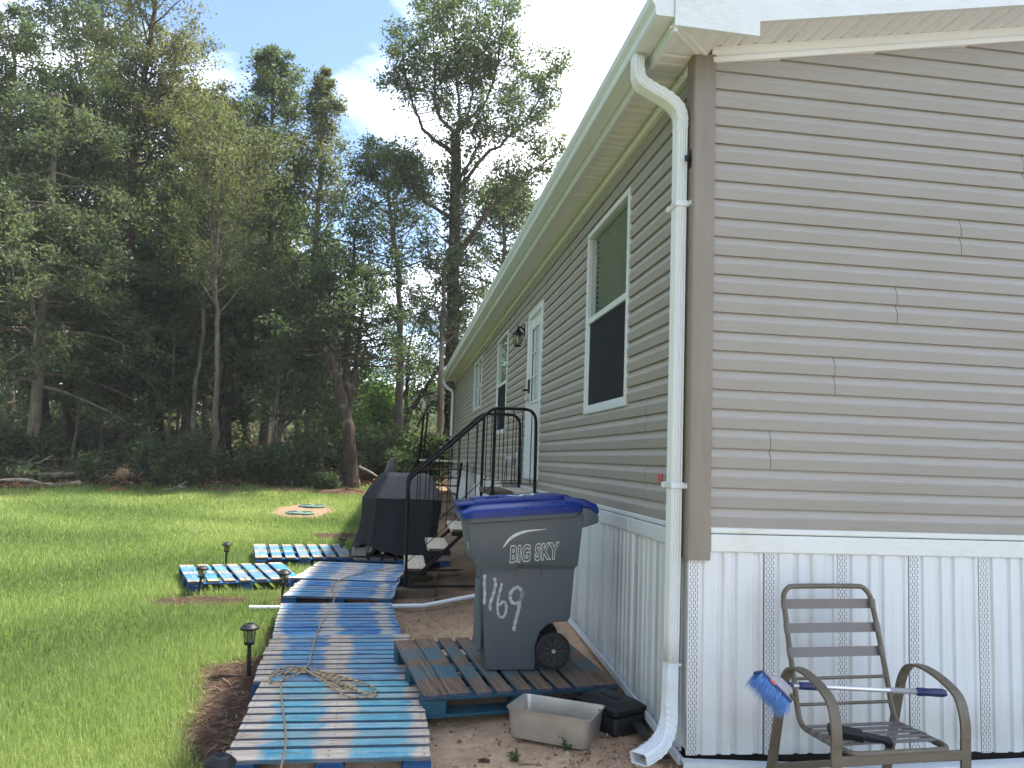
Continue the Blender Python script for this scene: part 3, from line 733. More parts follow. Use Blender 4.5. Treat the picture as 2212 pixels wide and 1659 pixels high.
bp = pallet_away('brown and teal pallet under the grey wheeled bin', (-1.295, .70), rad(10), 1.21, 1.03, [.15, .14, .10, .10, .095, .10, .10, .14, .15], PW['bin'], BLKT, g2, -1.03, -.955, gaps=[.004, .034, .030, .034, .030, .032, .034, .004])
pallet_away('faded blue pallet in the grass with white stencil on its corner block', (-3.53, 4.50), rad(20), 1.12, 1.0, [.15, .115, .115, .115, .115, .115, .15], PW['side'], BLK, g2, -1.03, -1.0)
pallet_away('faded blue pallet in the grass between two path lights beside the grill', (-3.17, 6.12), rad(11), 1.18, 1.1, [.16, .12, .12, .12, .12, .12, .15], PW['side'], BLK, g2, -.985, -.95)
gp = pallet_away('grey weathered pallet under the covered grill', (-2.0, 6.08), rad(1), 1.2, 1.02, [.17, .13, .13, .13, .13, .13, .17], PW['grill'], BLK, g2, -.975, -.95)
# painted arrow-like mark on the bin pallet's corner block and white marks on the grass pallet's block
def face_mark(root, quads, corner_x, zc):
    """flat paint marks on the block face that looks at the viewer (front end of boards-away pallets: local x = -L/2)"""
    b = B()
    for qd in quads: b.add([(0, -u, v_) for u, v_ in qd], [tuple(range(len(qd)))])
    return link('stencil_mark', b.mesh('stencil_mark'), WHP, root, (corner_x[0], corner_x[1], zc))
def strip(pts, w_):
    o = []
    for i in range(len(pts)-1):
        p = np.array(pts[i]); q_ = np.array(pts[i+1]); t = (q_-p)/np.linalg.norm(q_-p); nn = np.array([-t[1], t[0]])*w_
        o.append([tuple(p+nn), tuple(q_+nn), tuple(q_-nn), tuple(p-nn)])
    return o
face_mark(bp, strip([(.034, .026), (.026, .012), (-.012, .020), (-.030, -.002), (-.016, -.020), (.020, -.024), (.034, -.016)], .0065), (-1.03/2-.0005+.0045, 1.21/2-.07), .060)
allp = [o for o in bpy.data.objects if o.name.startswith('pallet') and o.type == 'EMPTY']
sp = [o for o in allp if 'white stencil' in o['label']][0]
face_mark(sp, [[(-.05, .012), (-.03, .012), (-.03, .022), (-.05, .022)], [(-.01, .010), (.02, .014), (.02, .020), (-.01, .018)], [(-.04, -.018), (-.028, -.018), (-.028, .006), (-.04, .006)], [(-.028, -.004), (.0, -.002), (.0, .006), (-.028, .006)], [(.01, -.02), (.045, -.016), (.045, -.006), (.01, -.010)]], (-1.0/2+.002, 1.12/2-.07), .062)

# ================================================================ extension cord
def mat_cord():
    g = G('striped_cord'); uv = g.tc.outputs['UV']; X = g.xyz(uv)
    s = g.math('FRACT', g.math('ADD', g.math('MULTIPLY', X[0], 20), X[1]))
    c = g.mix(g.math('LESS_THAN', s, .22), srgb(178, 154, 120), srgb(44, 39, 34))
    return g.set(c, .6, spec=.3)
def cord():
    zt = -1.098
    P = [onz(*p, z) for p, z in [((604, 1672), -1.108), ((618, 1600), -1.106), ((612, 1540), -1.102), ((607, 1490), -1.098), ((612, 1462), -1.092), ((640, 1446), -1.085), ((700, 1462), -1.083), ((760, 1488), -1.088), ((800, 1498), -1.087), ((812, 1488), -1.084), ((770, 1470), -1.082), ((700, 1452), -1.078), ((655, 1442), -1.078), ((600, 1452), -1.084), ((582, 1468), -1.09), ((596, 1474), -1.087), ((660, 1452), -1.076), ((720, 1466), -1.078), ((780, 1496), -1.082), ((815, 1502), -1.084), ((760, 1506), -1.09), ((722, 1488), -1.085), ((690, 1464), -1.076), ((640, 1440), -1.07), ((600, 1446), -1.077), ((585, 1460), -1.085), ((640, 1450), -1.074), ((720, 1460), -1.075), ((775, 1474), -1.078), ((745, 1488), -1.082), ((700, 1470), -1.076), ((660, 1446), -1.07), ((668, 1432), -1.072), ((676, 1395), -1.063), ((690, 1355), -1.056), ((716, 1310), -1.045), ((723, 1285), -1.03), ((716, 1268), -1.026), ((735, 1252), -1.015), ((780, 1238), -.992), ((830, 1229), -.99), ((866, 1226), -1.0), ((905, 1222), -1.05), ((950, 1213), -1.10), ((975, 1204), -1.11), ((1010, 1180), -1.105)]]
    P = bez(P, 7); P = [np.array(p) for p in P]; n = 7; rr = .0050
    b = B(); b.tube(P, rr, n, cap=True); me = b.mesh('extension_cord', smooth=60)
    Vn = len(P)*n; ln = np.concatenate([[0], np.cumsum([np.linalg.norm(P[i+1]-P[i]) for i in range(len(P)-1)])])
    uvl = me.uv_layers.new(name='UVMap'); li = np.zeros(len(me.loops), np.int32); me.loops.foreach_get('vertex_index', li)
    uv = np.stack([ln[np.clip(li//n, 0, len(P)-1)], (li % n)/n], 1).astype(np.float32); uvl.data.foreach_set('uv', uv.ravel())
    setp(link('extension_cord', me, mat_cord()), 'tan and black striped extension cord coiled and trailing along the pallet walkway', 'cord')
cord()

# ================================================================ wheeled bin
GREY = pm('bin_grey', srgb(86, 94, 101), srgb(79, 87, 94), 5, .48, .05, stretch=(1, 1, 1), bdist=.002)
LIDB = pm('bin_lid_blue', srgb(10, 43, 120), srgb(18, 55, 136), 9, .30, .06, bdist=.002, spec=.35)
PRINT = pm('white_print', srgb(214, 218, 216), srgb(186, 192, 190), 30, .7, 0)
def mat_spray():
    g = G('spray_paint'); v = g.coord('Object'); f = g.noise(v, 45, 5, .7)
    c = g.mix(g.step(f, .38, .7), srgb(186, 190, 190), srgb(120, 126, 130)); return g.set(c, .8, spec=.2)
SPRAY = mat_spray()
bin_ = wroot('wheeled_bin', (-.72, 1.28, -1.0), 'grey wheeled refuse bin with blue lid standing on the teal pallet', 'bin')
def hw(z):        # half width along y as a function of height, centre 1.27
    return float(np.interp(z, [-1.0, -.72, -.36, -.34, -.10, .02], [.165, .205, .245, .268, .300, .318]))
YC = 1.26
out_xz = [(-.905, -.985), (-.895, -1.0), (-.600, -1.0), (-.590, -.985), (-.592, -.90), (-.590, -.82), (-.570, -.755), (-.530, -.715), (-.480, -.698), (-.395, -.690), (-.385, -.66), (-.372, -.36), (-.358, -.335), (-.345, -.14), (-.340, -.02),
          (-1.065, -.075), (-1.050, -.16), (-1.030, -.28), (-1.010, -.335), (-.960, -.375), (-.948, -.42), (-.925, -.72)]
b = B(); n = len(out_xz)
# side faces are slightly faceted by height; split side polygons with a vertical grid of heights
def side_pt(x, z, s): return (x, YC+s*hw(z), z)
bmb = bmesh.new(); ring = {}
for s in (-1, 1):
    ring[s] = [bmb.verts.new(side_pt(x, z, s)) for x, z in out_xz]
    f = bmb.faces.new(ring[s] if s == 1 else ring[s][::-1])
for i in range(n):
    if i == 14: continue      # open top under the lid
    bmb.faces.new((ring[-1][i], ring[1][i], ring[1][(i+1) % n], ring[-1][(i+1) % n]))
bmb.verts.ensure_lookup_table()
# cut the sides at the heights where the width law bends so they follow it
for zc in (-.72, -.375, -.335, -.10):
    geom = bmb.verts[:]+bmb.edges[:]+bmb.faces[:]
    bmesh.ops.bisect_plane(bmb, geom=geom, plane_co=(0, 0, zc), plane_no=(0, 0, 1), dist=1e-5)
for v_ in bmb.verts:
    s = 1 if v_.co.y > YC else -1
    v_.co.y = YC+s*hw(v_.co.z)
bmesh.ops.recalc_face_normals(bmb, faces=bmb.faces)
ed = [e for e in bmb.edges if len(e.link_faces) == 2 and e.calc_face_angle(0) > .55]
bmesh.ops.bevel(bmb, geom=ed, offset=.030, segments=4, affect='EDGES', profile=.5, clamp_overlap=True)
me = bpy.data.meshes.new('body'); bmb.to_mesh(me); bmb.free()
me.polygons.foreach_set('use_smooth', [True]*len(me.polygons)); me.set_sharp_from_angle(angle=rad(38))
body = link('body', me, GREY, bin_)
# rounded-rect rim and lid, both sloping up towards the hinge
def rrect(x0, x1, y0, y1, r, n=5):
    o = []
    for (cx, cy_, a0) in ((x1-r, y1-r, 0), (x0+r, y1-r, PI/2), (x0+r, y0+r, PI), (x1-r, y0+r, 1.5*PI)):
        for k in range(n+1):
            a = a0+PI/2*k/n; o.append((cx+r*math.cos(a), cy_+r*math.sin(a)))
    return o
def loft(levels, fn_z, close_top=True, close_bot=True):
    b = B(); n = None; V = []
    for (inset, z, r) in levels:
        R_ = rrect(-1.095+inset, -.345-inset*.4, YC-.335+inset, YC+.335-inset, r); n = len(R_)
        V += [(x, y, z+fn_z(x)) for x, y in R_]
    m = len(levels); Fc = [(i*n+k, i*n+(k+1) % n, (i+1)*n+(k+1) % n, (i+1)*n+k) for i in range(m-1) for k in range(n)]
    if close_bot: Fc.append(tuple(range(n-1, -1, -1)))
    if close_top: Fc.append(tuple(range((m-1)*n, m*n)))
    return b.add(V, Fc)
slope = lambda x: (x+1.095)*.088
loft([(.025, -.098, .06), (.004, -.092, .07), (.0, -.066, .07), (.018, -.062, .06)], slope, False, False).build('rim', GREY, body, smooth=40)
lid = loft([(.008, -.062, .065), (-.012, -.066, .08), (-.016, -.030, .08), (-.006, -.016, .08), (.022, -.012, .07), (.045, .000, .06), (.075, .010, .06), (.16, .016, .09), (.28, .019, .05)], slope).build('lid', LIDB, bin_, smooth=40)
def slab(x0, x1, y0, y1, h0, h1, bev=.01, name='lid_ridge', mat=LIDB, par=None, arch=0):
    b = B(); xs_ = np.linspace(x0, x1, 7); V = []
    for x in xs_:
        z = slope(x)+arch*(1-((x-(x0+x1)/2)/((x1-x0)/2))**2)
        V += [(x, y0, z+h0), (x, y1, z+h0), (x, y1, z+h1), (x, y0, z+h1)]
    Fc = [(i*4+k, i*4+(k+1) % 4, (i+1)*4+(k+1) % 4, (i+1)*4+k) for i in range(6) for k in range(4)]+[(3, 2, 1, 0), (24, 25, 26, 27)]
    return b.add(V, Fc).build(name, mat, par or lid, bevel=bev, seg=2, smooth=40)
slab(-1.02, -.45, YC-.215, YC-.150, .004, .034, arch=.006); slab(-1.02, -.45, YC+.150, YC+.215, .004, .034, arch=.006)
slab(-1.00, -.92, YC-.02, YC+.02, .01, .034); slab(-.83, -.80, YC-.15, YC+.15, .01, .034, .004); slab(-.79, -.42, YC-.14, YC+.14, .010, .034, .01, arch=.006)
slab(-1.125, -1.00, YC-.20, YC+.20, .004, .024, .008, 'lid_grip')
for dx in (0, .022):
    b = B(); b.box(-1.105+dx, -1.095+dx, YC-.12, YC+.12, slope(-1.1)+.0245, slope(-1.1)+.0262); b.build('lid_slot', BLACKP, lid)
# white hand-painted mark on the lid
b = B()
for st in strip([(-.77, YC+.10), (-.71, YC-.10), (-.675, YC+.08), (-.64, YC-.10), (-.60, YC+.10)], .014):
    b.add([(x, y, slope(x)+.0360+.006*(1-((x+.605)/.185)**2)) for x, y in st], [(0, 1, 2, 3)])
b.build('lid_lettering', PRINT, lid)
# hinge arms and handle bar behind
for y in (YC-.285, YC+.235):
    b = B(); b.prism([(-.37, -.115), (-.37, .03), (-.27, .015), (-.235, -.03), (-.235, -.07)], y, y+.05); b.build('handle_arm', GREY, body, bevel=.012, seg=2, smooth=40)
    b = B(); b.prism([(-.46, .04), (-.46, .088), (-.33, .075), (-.25, .045), (-.233, .0), (-.245, -.022), (-.30, .02)], y-.004, y+.046); b.build('hinge', LIDB, lid, bevel=.010, seg=2, smooth=40)
b = B(); b.tube([(-.258, YC-.24, -.045), (-.258, YC+.24, -.045)], .016, 10); b.build('handle_bar', GREY, body, smooth=40)
# recessed grab panel on the front and moulded emblem frame
b = B(); b.box(-.962, -.920, YC-.11, YC+.11, -.90, -.46); b.build('front_rib', GREY, body, bevel=.015, seg=2)
# wheels
WHL = pm('wheel_plastic', (.035, .036, .040), (.028, .029, .032), 10, .5, .05)
for s, y in ((-1, YC-.205), (1, YC+.205)):
    wc = (-.490, y, -.868)
    prof = [(.0, -.022), (.028, -.022), (.030, -.010), (.070, -.006), (.072, -.022), (.098, -.024), (.108, -.018), (.108, .018), (.098, .024), (.072, .022), (.0, .018)]
    b = B(); b.lathe(prof, 36); wh = b.build('wheel', BLACKP, bin_, smooth=35, loc=wc, rot=(PI/2*1, 0, 0))
    sb = B()
    for k in range(9):
        M = Matrix.Rotation(2*PI*k/9, 4, 'Z'); sb.box(.026, .074, -.004, .004, -.0245, -.010, M); sb.box(.026, .074, -.004, .004, .010, .0245, M)
    sb.build('spoke', WHL, wh)
    tb = B()
    for k in range(40):
        M = Matrix.Rotation(2*PI*k/40, 4, 'Z'); tb.box(.104, .1115, -.005, .005, -.020, .020, M)
    tb.build('tread', BLACKP, wh)
    hb = B(); hb.lathe([(.0, -.034), (.011, -.034), (.013, -.030), (.013, .030), (.011, .034), (.0, .034)], 10); hb.build('axle_cap', CHROME, wh, smooth=40)
# printed and sprayed marks: placed on the near side (its surface follows hw)
def onside(x, z, off=.0015): return (x, YC-hw(z)-off, z)
TXT = {}
def text_shape(s, bold=0., spacing=1.):
    cu = bpy.data.curves.new('t', 'FONT'); cu.body = s; cu.size = 1; cu.offset = bold; cu.resolution_u = 4; cu.space_character = spacing
    o = bpy.data.objects.new('t', cu); col.objects.link(o); dg = bpy.context.evaluated_depsgraph_get(); dg.update()
    m = bpy.data.meshes.new_from_object(o.evaluated_get(dg)); V = np.array([v_.co[:] for v_ in m.vertices]); Fc = [tuple(p.vertices) for p in m.polygons]
    bpy.data.objects.remove(o); bpy.data.curves.remove(cu); bpy.data.meshes.remove(m); return V, Fc
def put_text(s, x0, x1, z0, z1, bold, off, mat, name, parent, dzdx=0., box=None, spacing=1.):
    V, Fc = text_shape(s, bold, spacing); bx = box or (V[:, 0].min(), V[:, 0].max(), V[:, 1].min(), V[:, 1].max())
    P = []
    for a, c, _ in V:
        fx = (a-bx[0])/(bx[1]-bx[0]); fz = (c-bx[2])/(bx[3]-bx[2]); x = x0+(x1-x0)*fx; z = z0+(z1-z0)*fz+dzdx*(x-x0); P.append(onside(x, z, off))
    return link(name, raw(name, P, Fc), mat, parent), bx
def sidepx(px, py):
    """photo pixel (2212 wide) to a point on the near side of the bin"""
    y = YC-.25
    for _ in range(6):
        p = ony(px, py, y); y = YC-hw(p[2])
    return p
pA = sidepx(1101, 1215); pB = sidepx(1209, 1177)
zlo = sidepx(1101, 1217)[2]; zhi = sidepx(1101, 1178)[2]; xl = pA[0]; xr = sidepx(1207, 1200)[0]
dz = (sidepx(1200, 1208)[2]-sidepx(1101, 1217)[2])/(xr-xl)
_, bx = put_text('BIG SKY', xl, xr, zlo, zhi, .058, .0012, PRINT, 'lettering', body, dz, spacing=1.08)
put_text('BIG SKY', xl, xr, zlo, zhi, .016, .0022, GREY, 'lettering_fill', body, dz, box=bx, spacing=1.08)
# crescent above the name
A_ = [sidepx(*p) for p in ((1087, 1182), (1105, 1161), (1135, 1148), (1180, 1143))]; A_ = bez(A_, 6); b = B(); m = len(A_)
V = []
for i, p in enumerate(A_):
    t = i/(m-1); wd = .0020+.0085*math.sin(PI*min(1, t*.9+.1))**1.2; dzx, dxx = .75, -.55
    V += [onside(p[0]+dxx*wd*.8, p[2]+dzx*wd), onside(p[0]-dxx*wd*.8, p[2]-dzx*wd)]
b.add(V, [(2*i, 2*i+1, 2*i+3, 2*i+2) for i in range(m-1)]); link('crescent_logo', b.mesh('crescent_logo'), PRINT, body)
# moulded maker's name in its frame, same grey as the body
e0 = sidepx(1112, 1246); e1 = sidepx(1171, 1222)
put_text('Toter', e0[0]+.01, e1[0]-.01, e0[2]+.006, e1[2]-.008, .03, .003, GREY, 'moulded_lettering', body)
b = B()
def sbar(x0, z0, x1, z1, h, off):
    p = np.array((x0, z0)); q_ = np.array((x1, z1)); t = (q_-p)/np.linalg.norm(q_-p); nn = np.array([-t[1], t[0]])*h
    b.add([onside(*c, off) for c in (p+nn, q_+nn, q_-nn, p-nn)]+[onside(*c, 0) for c in (p+nn, q_+nn, q_-nn, p-nn)], [(0, 1, 2, 3), (0, 4, 5, 1), (2, 6, 7, 3)])
for a_ in ((e0[0], e0[2], e1[0], e0[2]), (e0[0], e1[2], e1[0], e1[2]), (e0[0], e0[2], e0[0], e1[2]), (e1[0], e0[2], e1[0], e1[2])): sbar(*a_, .002, .003)
b.build('moulded_frame', GREY, body)
# sprayed house number 1169
def spray(pts, w_):
    P = bez([sidepx(*p) for p in pts], 6); b = B(); m = len(P); V = []
    for i, p in enumerate(P):
        t = (np.array(P[min(i+1, m-1)])-np.array(P[max(i-1, 0)])); t = t/np.linalg.norm(t); nx, nz = -t[2], t[0]; ww = w_*(1+.18*math.sin(i*1.3))*(.75 if i in (0, m-1) else 1)
        V += [onside(p[0]+nx*ww, p[2]+nz*ww, .0016), onside(p[0]-nx*ww, p[2]-nz*ww, .0016)]
    b.add(V, [(2*i, 2*i+1, 2*i+3, 2*i+2) for i in range(m-1)]); link('sprayed_number', b.mesh('sprayed_number'), SPRAY, body)
def r2v(zx, zy): return ((1600+zx*.7366)*.54004, (1850+zy*.7366)*.54004)
spray([r2v(*p) for p in ((460, 608), (458, 660), (460, 715), (457, 770))], .008)
spray([r2v(*p) for p in ((512, 625), (518, 665), (505, 720), (490, 765), (490, 805))], .009)
spray([r2v(*p) for p in ((552, 655), (545, 690), (533, 740), (530, 800), (540, 835), (560, 838), (575, 810), (575, 770), (560, 755), (540, 775))], .008)
spray([r2v(*p) for p in ((662, 695), (640, 678), (612, 690), (598, 720), (605, 755), (630, 765), (655, 745), (668, 700), (655, 740), (648, 780), (635, 830), (622, 880), (618, 915))], .010)
# small serial marks on the bin's front
b = B(); V, Fc = text_shape('T57205', .02)
V = V-V.min(0); sc_ = .13/V[:, 0].max()
fx = -1.0385
b.add([(fx-.003-.07*(z_-.0)*0-.0, YC-.10-a*sc_*1.0+.0, -.26+c*sc_*1.3) for a, c, z_ in V], Fc)
sr = b.build('serial_lettering', PRINT, body)
# ================================================================ folding patio chair, brushes
FRM = pm('chair_frame_paint', srgb(104, 96, 84), srgb(86, 80, 62), 12, .5, .12)
STRAP = pm('vinyl_strap', srgb(112, 106, 104), srgb(100, 95, 93), 5, .45, .05)
CH = wroot('patio_chair', (.655, -.45, gz(.7, -.45)), 'grey strap patio chair with missing back straps in front of white skirting', 'chair')
CHrot = rad(5.2); CB = CH.location.copy()
def cw(x, y, z):
    return (CB.x+x*math.cos(CHrot)-y*math.sin(CHrot), CB.y+x*math.sin(CHrot)+y*math.cos(CHrot), CB.z+z)
XA = (math.cos(CHrot), math.sin(CHrot), 0)
FLAT = [(-.024, -.006), (.024, -.006), (.024, .006), (-.024, .006)]
for s in (-1, 1):
    x = .318*s
    pts = bez([(x, -.250, 0), (x, -.250, .20), (x, -.250, .36), (x, -.252, .385), (x, -.248, .46), (x, -.215, .545), (x, -.12, .595), (x, -.01, .618), (x, .075, .605), (x, .125, .55), (x, .155, .46), (x, .205, .25), (x, .262, 0)], 4)
    b = B(); b.sweep([cw(*p) for p in pts], FLAT, XA); b.build('arm_frame', FRM, CH, bevel=.003)
# back + seat tube, one loop
bk = [(-.245, -.10, .345), (-.245, .06, .335), (-.252, .105, .36), (-.252, .130, .42), (-.252, .155, .52), (-.250, .205, .70), (-.245, .250, .86), (-.238, .265, .905), (-.212, .272, .935), (-.172, .275, .943), (0, .275, .944)]
lp = bk+[(-x, y, z) for x, y, z in bk[::-1][1:]]
b = B(); b.tube([cw(*p) for p in bez(lp, 4)], .0125, 10); b.build('back_tube', FRM, CH, smooth=40)
st = [(-.245, .06, .335), (-.247, -.10, .340), (-.248, -.19, .340), (-.235, -.232, .338), (-.19, -.245, .336), (0, -.245, .336)]
lp = st+[(-x, y, z) for x, y, z in st[::-1][1:]]
b = B(); b.tube([cw(*p) for p in bez(lp, 4)], .0125, 10); b.build('seat_tube', FRM, CH, smooth=40)
def yb(z): return float(np.interp(z, [.36, .42, .52, .70, .86], [.105, .130, .155, .205, .250]))
def xb(z): return float(np.interp(z, [.36, .52, .70, .86], [.252, .252, .250, .245]))
for z in (.535, .425):
    b = B(); b.tube([cw(-xb(z), yb(z), z), cw(xb(z), yb(z), z)], .008, 8); b.build('back_rung', FRM, CH, smooth=40)
def strap(p0, p1, wid, up, name):
    b = B(); P0 = Vector(p0); P1 = Vector(p1); u = Vector(up).normalized(); d = (P1-P0).normalized(); nn = d.cross(u)
    V = []
    for t in np.linspace(0, 1, 9):
        p = P0.lerp(P1, t)-nn*(.0); k = 1 if 0 < t < 1 else 1.0
        for (a, c) in ((-wid/2, .0145), (wid/2, .0145), (wid/2, .0115), (-wid/2, .0115)): V.append(p+u*a*k-nn*(c if 1 else 0))
    Fc = [(i*4+k, i*4+(k+1) % 4, (i+1)*4+(k+1) % 4, (i+1)*4+k) for i in range(8) for k in range(4)]+[(3, 2, 1, 0), (32, 33, 34, 35)]
    b.add(V, Fc)
    for e in (P0, P1): b.tube([e-u*wid*.48, e+u*wid*.48], .0155, 10)
    b.build(name, STRAP, CH, smooth=35)
for z in (.862, .755, .648):
    u = Vector(cw(0, yb(z+.03), z+.03))-Vector(cw(0, yb(z-.03), z-.03))
    strap(cw(-xb(z), yb(z), z), cw(xb(z), yb(z), z), .046, u, 'back_strap')
for y in (.055, .0, -.055, -.11, -.165):
    strap(cw(-.246, y, .338), cw(.246, y, .338), .036, Vector(cw(0, 0, 0))-Vector(cw(0, 1, 0)), 'seat_strap')
b = B(); b.sweep([cw(-.31, -.248, .312), cw(.31, -.248, .312)], [(-.02, -.008), (.02, -.008), (.02, .008), (-.02, .008)], (0, 0, 1)); b.build('front_bar', FRM, CH, bevel=.003)
b = B(); b.sweep([cw(-.31, .232, .115), cw(.31, .232, .115)], [(-.016, -.007), (.016, -.007), (.016, .007), (-.016, .007)], (0, 0, 1)); b.build('rear_bar', FRM, CH, bevel=.003)
for s in (-1, 1):
    b = B(); b.tube([cw(.31*s, .13, .50), cw(.252*s, .135, .435)], .009, 8); b.build('side_link', FRM, CH, smooth=40)
# long-handled wash brush through the arms
def z3v(zx, zy): return ((2650+zx*.6537)*.54004, (2000+zy*.6537)*.54004)
BRB = pm('brush_navy', srgb(24, 38, 92), srgb(30, 46, 104), 8, .4, .05); BRG = pm('brush_grey', srgb(160, 160, 164), srgb(140, 140, 146), 8, .45, .05)
BRS = pm('bristle_blue', srgb(40, 104, 190), srgb(126, 170, 214), 40, .6, 0); RED = pm('red_label', srgb(196, 88, 80), srgb(180, 70, 64), 30, .6, 0)
ALU = pm('pole_aluminium', (.72, .73, .74), (.6, .6, .62), 12, .32, .04, metal=.7)
p0 = ond(*z3v(745, 1132), 3.52); p1 = ond(*z3v(1745, 1182), 3.62)
br = wroot('wash_brush', tuple(p0), 'long-handled blue bristle wash brush resting across the patio chair arms', 'brush')
d = (p1-p0); ax = d/np.linalg.norm(d); at = lambda t: tuple(p0+d*t)
b = B(); b.tube([at(.05), at(.995)], .0105, 12); b.build('pole', ALU, br, smooth=40)
b = B(); b.tube([at(.0), at(.03), at(.045)], [.017, .016, .011], 12); b.build('socket', BRB, br, smooth=40)
b = B(); b.tube([at(t) for t in (.085, .09, .13, .2, .235, .24)], [.012, .0165, .017, .0165, .0155, .012], 12); b.build('foam_grip', BRB, br, smooth=40)
b = B(); b.tube([at(t) for t in (.80, .81, .83, .88, .93, .97, .985)], [.013, .0185, .019, .0175, .019, .0185, .015], 12); b.build('end_grip', BRB, br, smooth=40)
b = B(); b.tube([at(.64), at(.80)], .0125, 12); b.build('pole_sleeve', BRG, br, smooth=40)
h0 = ond(*z3v(580, 1052), 3.42); h1 = ond(*z3v(765, 1240), 3.42); hx = Vector(h1-h0); HL = hx.length; hx.normalize()
bd = Vector(ond(*z3v(520, 1110), 3.38)-h0); bd = (bd-hx*bd.dot(hx)).normalized(); hn = hx.cross(bd).normalized()
Mh = Matrix(((hx.x, hn.x, -bd.x, h0[0]), (hx.y, hn.y, -bd.y, h0[1]), (hx.z, hn.z, -bd.z, h0[2]), (0, 0, 0, 1)))
b = B(); b.box(0, HL, -.03, .03, -.008, .010, Mh); b.build('brush_block', BRB, br, bevel=.006, seg=2, smooth=40)
b = B(); V = [Mh @ Vector(p) for p in ((.03, -.028, .008), (HL-.02, -.028, .008), (HL-.02, .028, .008), (.03, .028, .008), (.10, -.018, .060), (.17, -.018, .062), (.17, .018, .062), (.10, .018, .060))]
b.add(V, [(0, 3, 2, 1), (4, 5, 6, 7), (0, 1, 5, 4), (1, 2, 6, 5), (2, 3, 7, 6), (3, 0, 4, 7)]); b.build('brush_shell', BRG, br, bevel=.006, seg=2, smooth=40)
b = B(); b.tube([tuple(Mh @ Vector((.14, 0, .05))), tuple(p0)], [.016, .015], 10); b.build('swivel', BRB, br, smooth=40)
b = B(); M2 = Mh @ Matrix.Translation((HL*.36, -.0312 if (Mh @ Vector((0, -1, 0))-Mh @ Vector((0, 0, 0))).y < 0 else .0312, .001)) @ Matrix.Rotation(PI/2, 4, 'X')
b.add([M2 @ Vector((.016*math.cos(a), .007*math.sin(a), 0)) for a in np.linspace(0, 2*PI, 16, endpoint=False)], [tuple(range(16))]); b.build('brand_badge', RED, br)
V = []; Fc = []
for k in range(1100):
    x = RNG.uniform(.004, HL-.004); y = RNG.uniform(-.028, .028); l = RNG.uniform(.062, .082); fx, fy = (x/HL-.5)*.03+RNG.normal(0, .006), y*.5+RNG.normal(0, .006); ww = .0011
    a = Mh @ Vector((x-ww, y, -.006)); c = Mh @ Vector((x+ww, y, -.006)); e = Mh @ Vector((x+fx, y+fy, -.006-l)); n = len(V); V += [a, c, e]; Fc.append((n, n+1, n+2))
o = link('bristles', raw('bristles', V, Fc), BRS, br); o['kind'] = 'stuff'
# black hand brush on the seat
hb = wroot('hand_brush', cw(-.12, -.13, .355), 'black plastic hand brush lying on the patio chair seat', 'brush')
c0 = Vector(cw(-.115, -.135, .372)); e1_ = Vector((math.cos(rad(-18)), math.sin(rad(-18)), -.10)).normalized(); e3 = Vector((0.1, -.25, 1)); e3 = (e3-e1_*e3.dot(e1_)).normalized(); e2 = e3.cross(e1_)
Mb = Matrix(((e1_.x, e2.x, e3.x, c0.x), (e1_.y, e2.y, e3.y, c0.y), (e1_.z, e2.z, e3.z, c0.z), (0, 0, 0, 1)))
b = B(); b.box(-.135, .01, -.032, .032, -.016, .016, Mb); b.build('brush_back', BLACKP, hb, bevel=.006, seg=2)
b = B(); b.box(.005, .125, -.018, .018, -.014, .012, Mb); b.box(.10, .13, -.020, .020, -.026, .006, Mb); b.build('handle', BLACKP, hb, bevel=.007, seg=2)
b = B()
for k in range(11): b.box(-.130+.0125*k, -.124+.0125*k, -.036, -.031, -.012, .013, Mb)
b.build('grip_rib', BLACKP, hb)
TANB = pm('tan_bristle', srgb(150, 136, 108), srgb(110, 98, 76), 30, .8, 0)
V = []; Fc = []
for k in range(350):
    x = RNG.uniform(-.12, .0); y = RNG.uniform(-.026, .026); n = len(V)
    V += [Mb @ Vector((x-.0012, y, -.015)), Mb @ Vector((x+.0012, y, -.015)), Mb @ Vector((x+RNG.normal(0, .003), y+RNG.normal(0, .003), -.034))]; Fc.append((n, n+1, n+2))
o = link('bristles', raw('bristles', V, Fc), TANB, hb); o['kind'] = 'stuff'

# ================================================================ metal tub, black case, little things by the wall
TUB = pm('dull_aluminium', (.58, .55, .50), (.36, .33, .29), 5, .40, .25, metal=.65, bdist=.006, stretch=(1, 1, 1.6))
tc_ = [onz(*p, -1.045) for p in ((1090.0, 1532), (1273, 1564), (1314, 1529), (1132, 1503))]
cen = sum(tc_)/4; e1 = Vector((tc_[1]-tc_[0])); ang_ = math.atan2(e1.y, e1.x)
tub = empty('metal_tub', (cen[0], cen[1], gz(cen[0], cen[1])+.004), ang_, 'dented aluminium tub sitting empty on the bare soil', 'tub')
def tubloft(levels, name, mat, closed_in):
    b = B(); V = []; n = None
    for (hx_, hy_, r, z) in levels:
        R_ = rrect(-hx_, hx_, -hy_, hy_, r, 4); n = len(R_)
        for i, (x, y) in enumerate(R_):
            V.append((x, y-.008*math.exp(-((x+.02)/.05)**2)*(1 if y < 0 and z > .12 else 0), z+.004*math.sin(x*21+y*13)*(z > .12)))
    m = len(levels); Fc = [(i*n+k, i*n+(k+1) % n, (i+1)*n+(k+1) % n, (i+1)*n+k) for i in range(m-1) for k in range(n)]; Fc.append(tuple(range((m-1)*n, m*n))); Fc.append(tuple(range(n-1, -1, -1)))
    return b.add(V, Fc).build(name, mat, tub, smooth=40)
tubloft([(.205, .118, .03, 0), (.218, .130, .04, .006), (.235, .145, .035, .155), (.243, .153, .04, .157), (.244, .154, .04, .163), (.236, .146, .035, .163), (.231, .141, .033, .150), (.214, .126, .03, .010), (.20, .115, .03, .008)], 'shell', TUB, True)
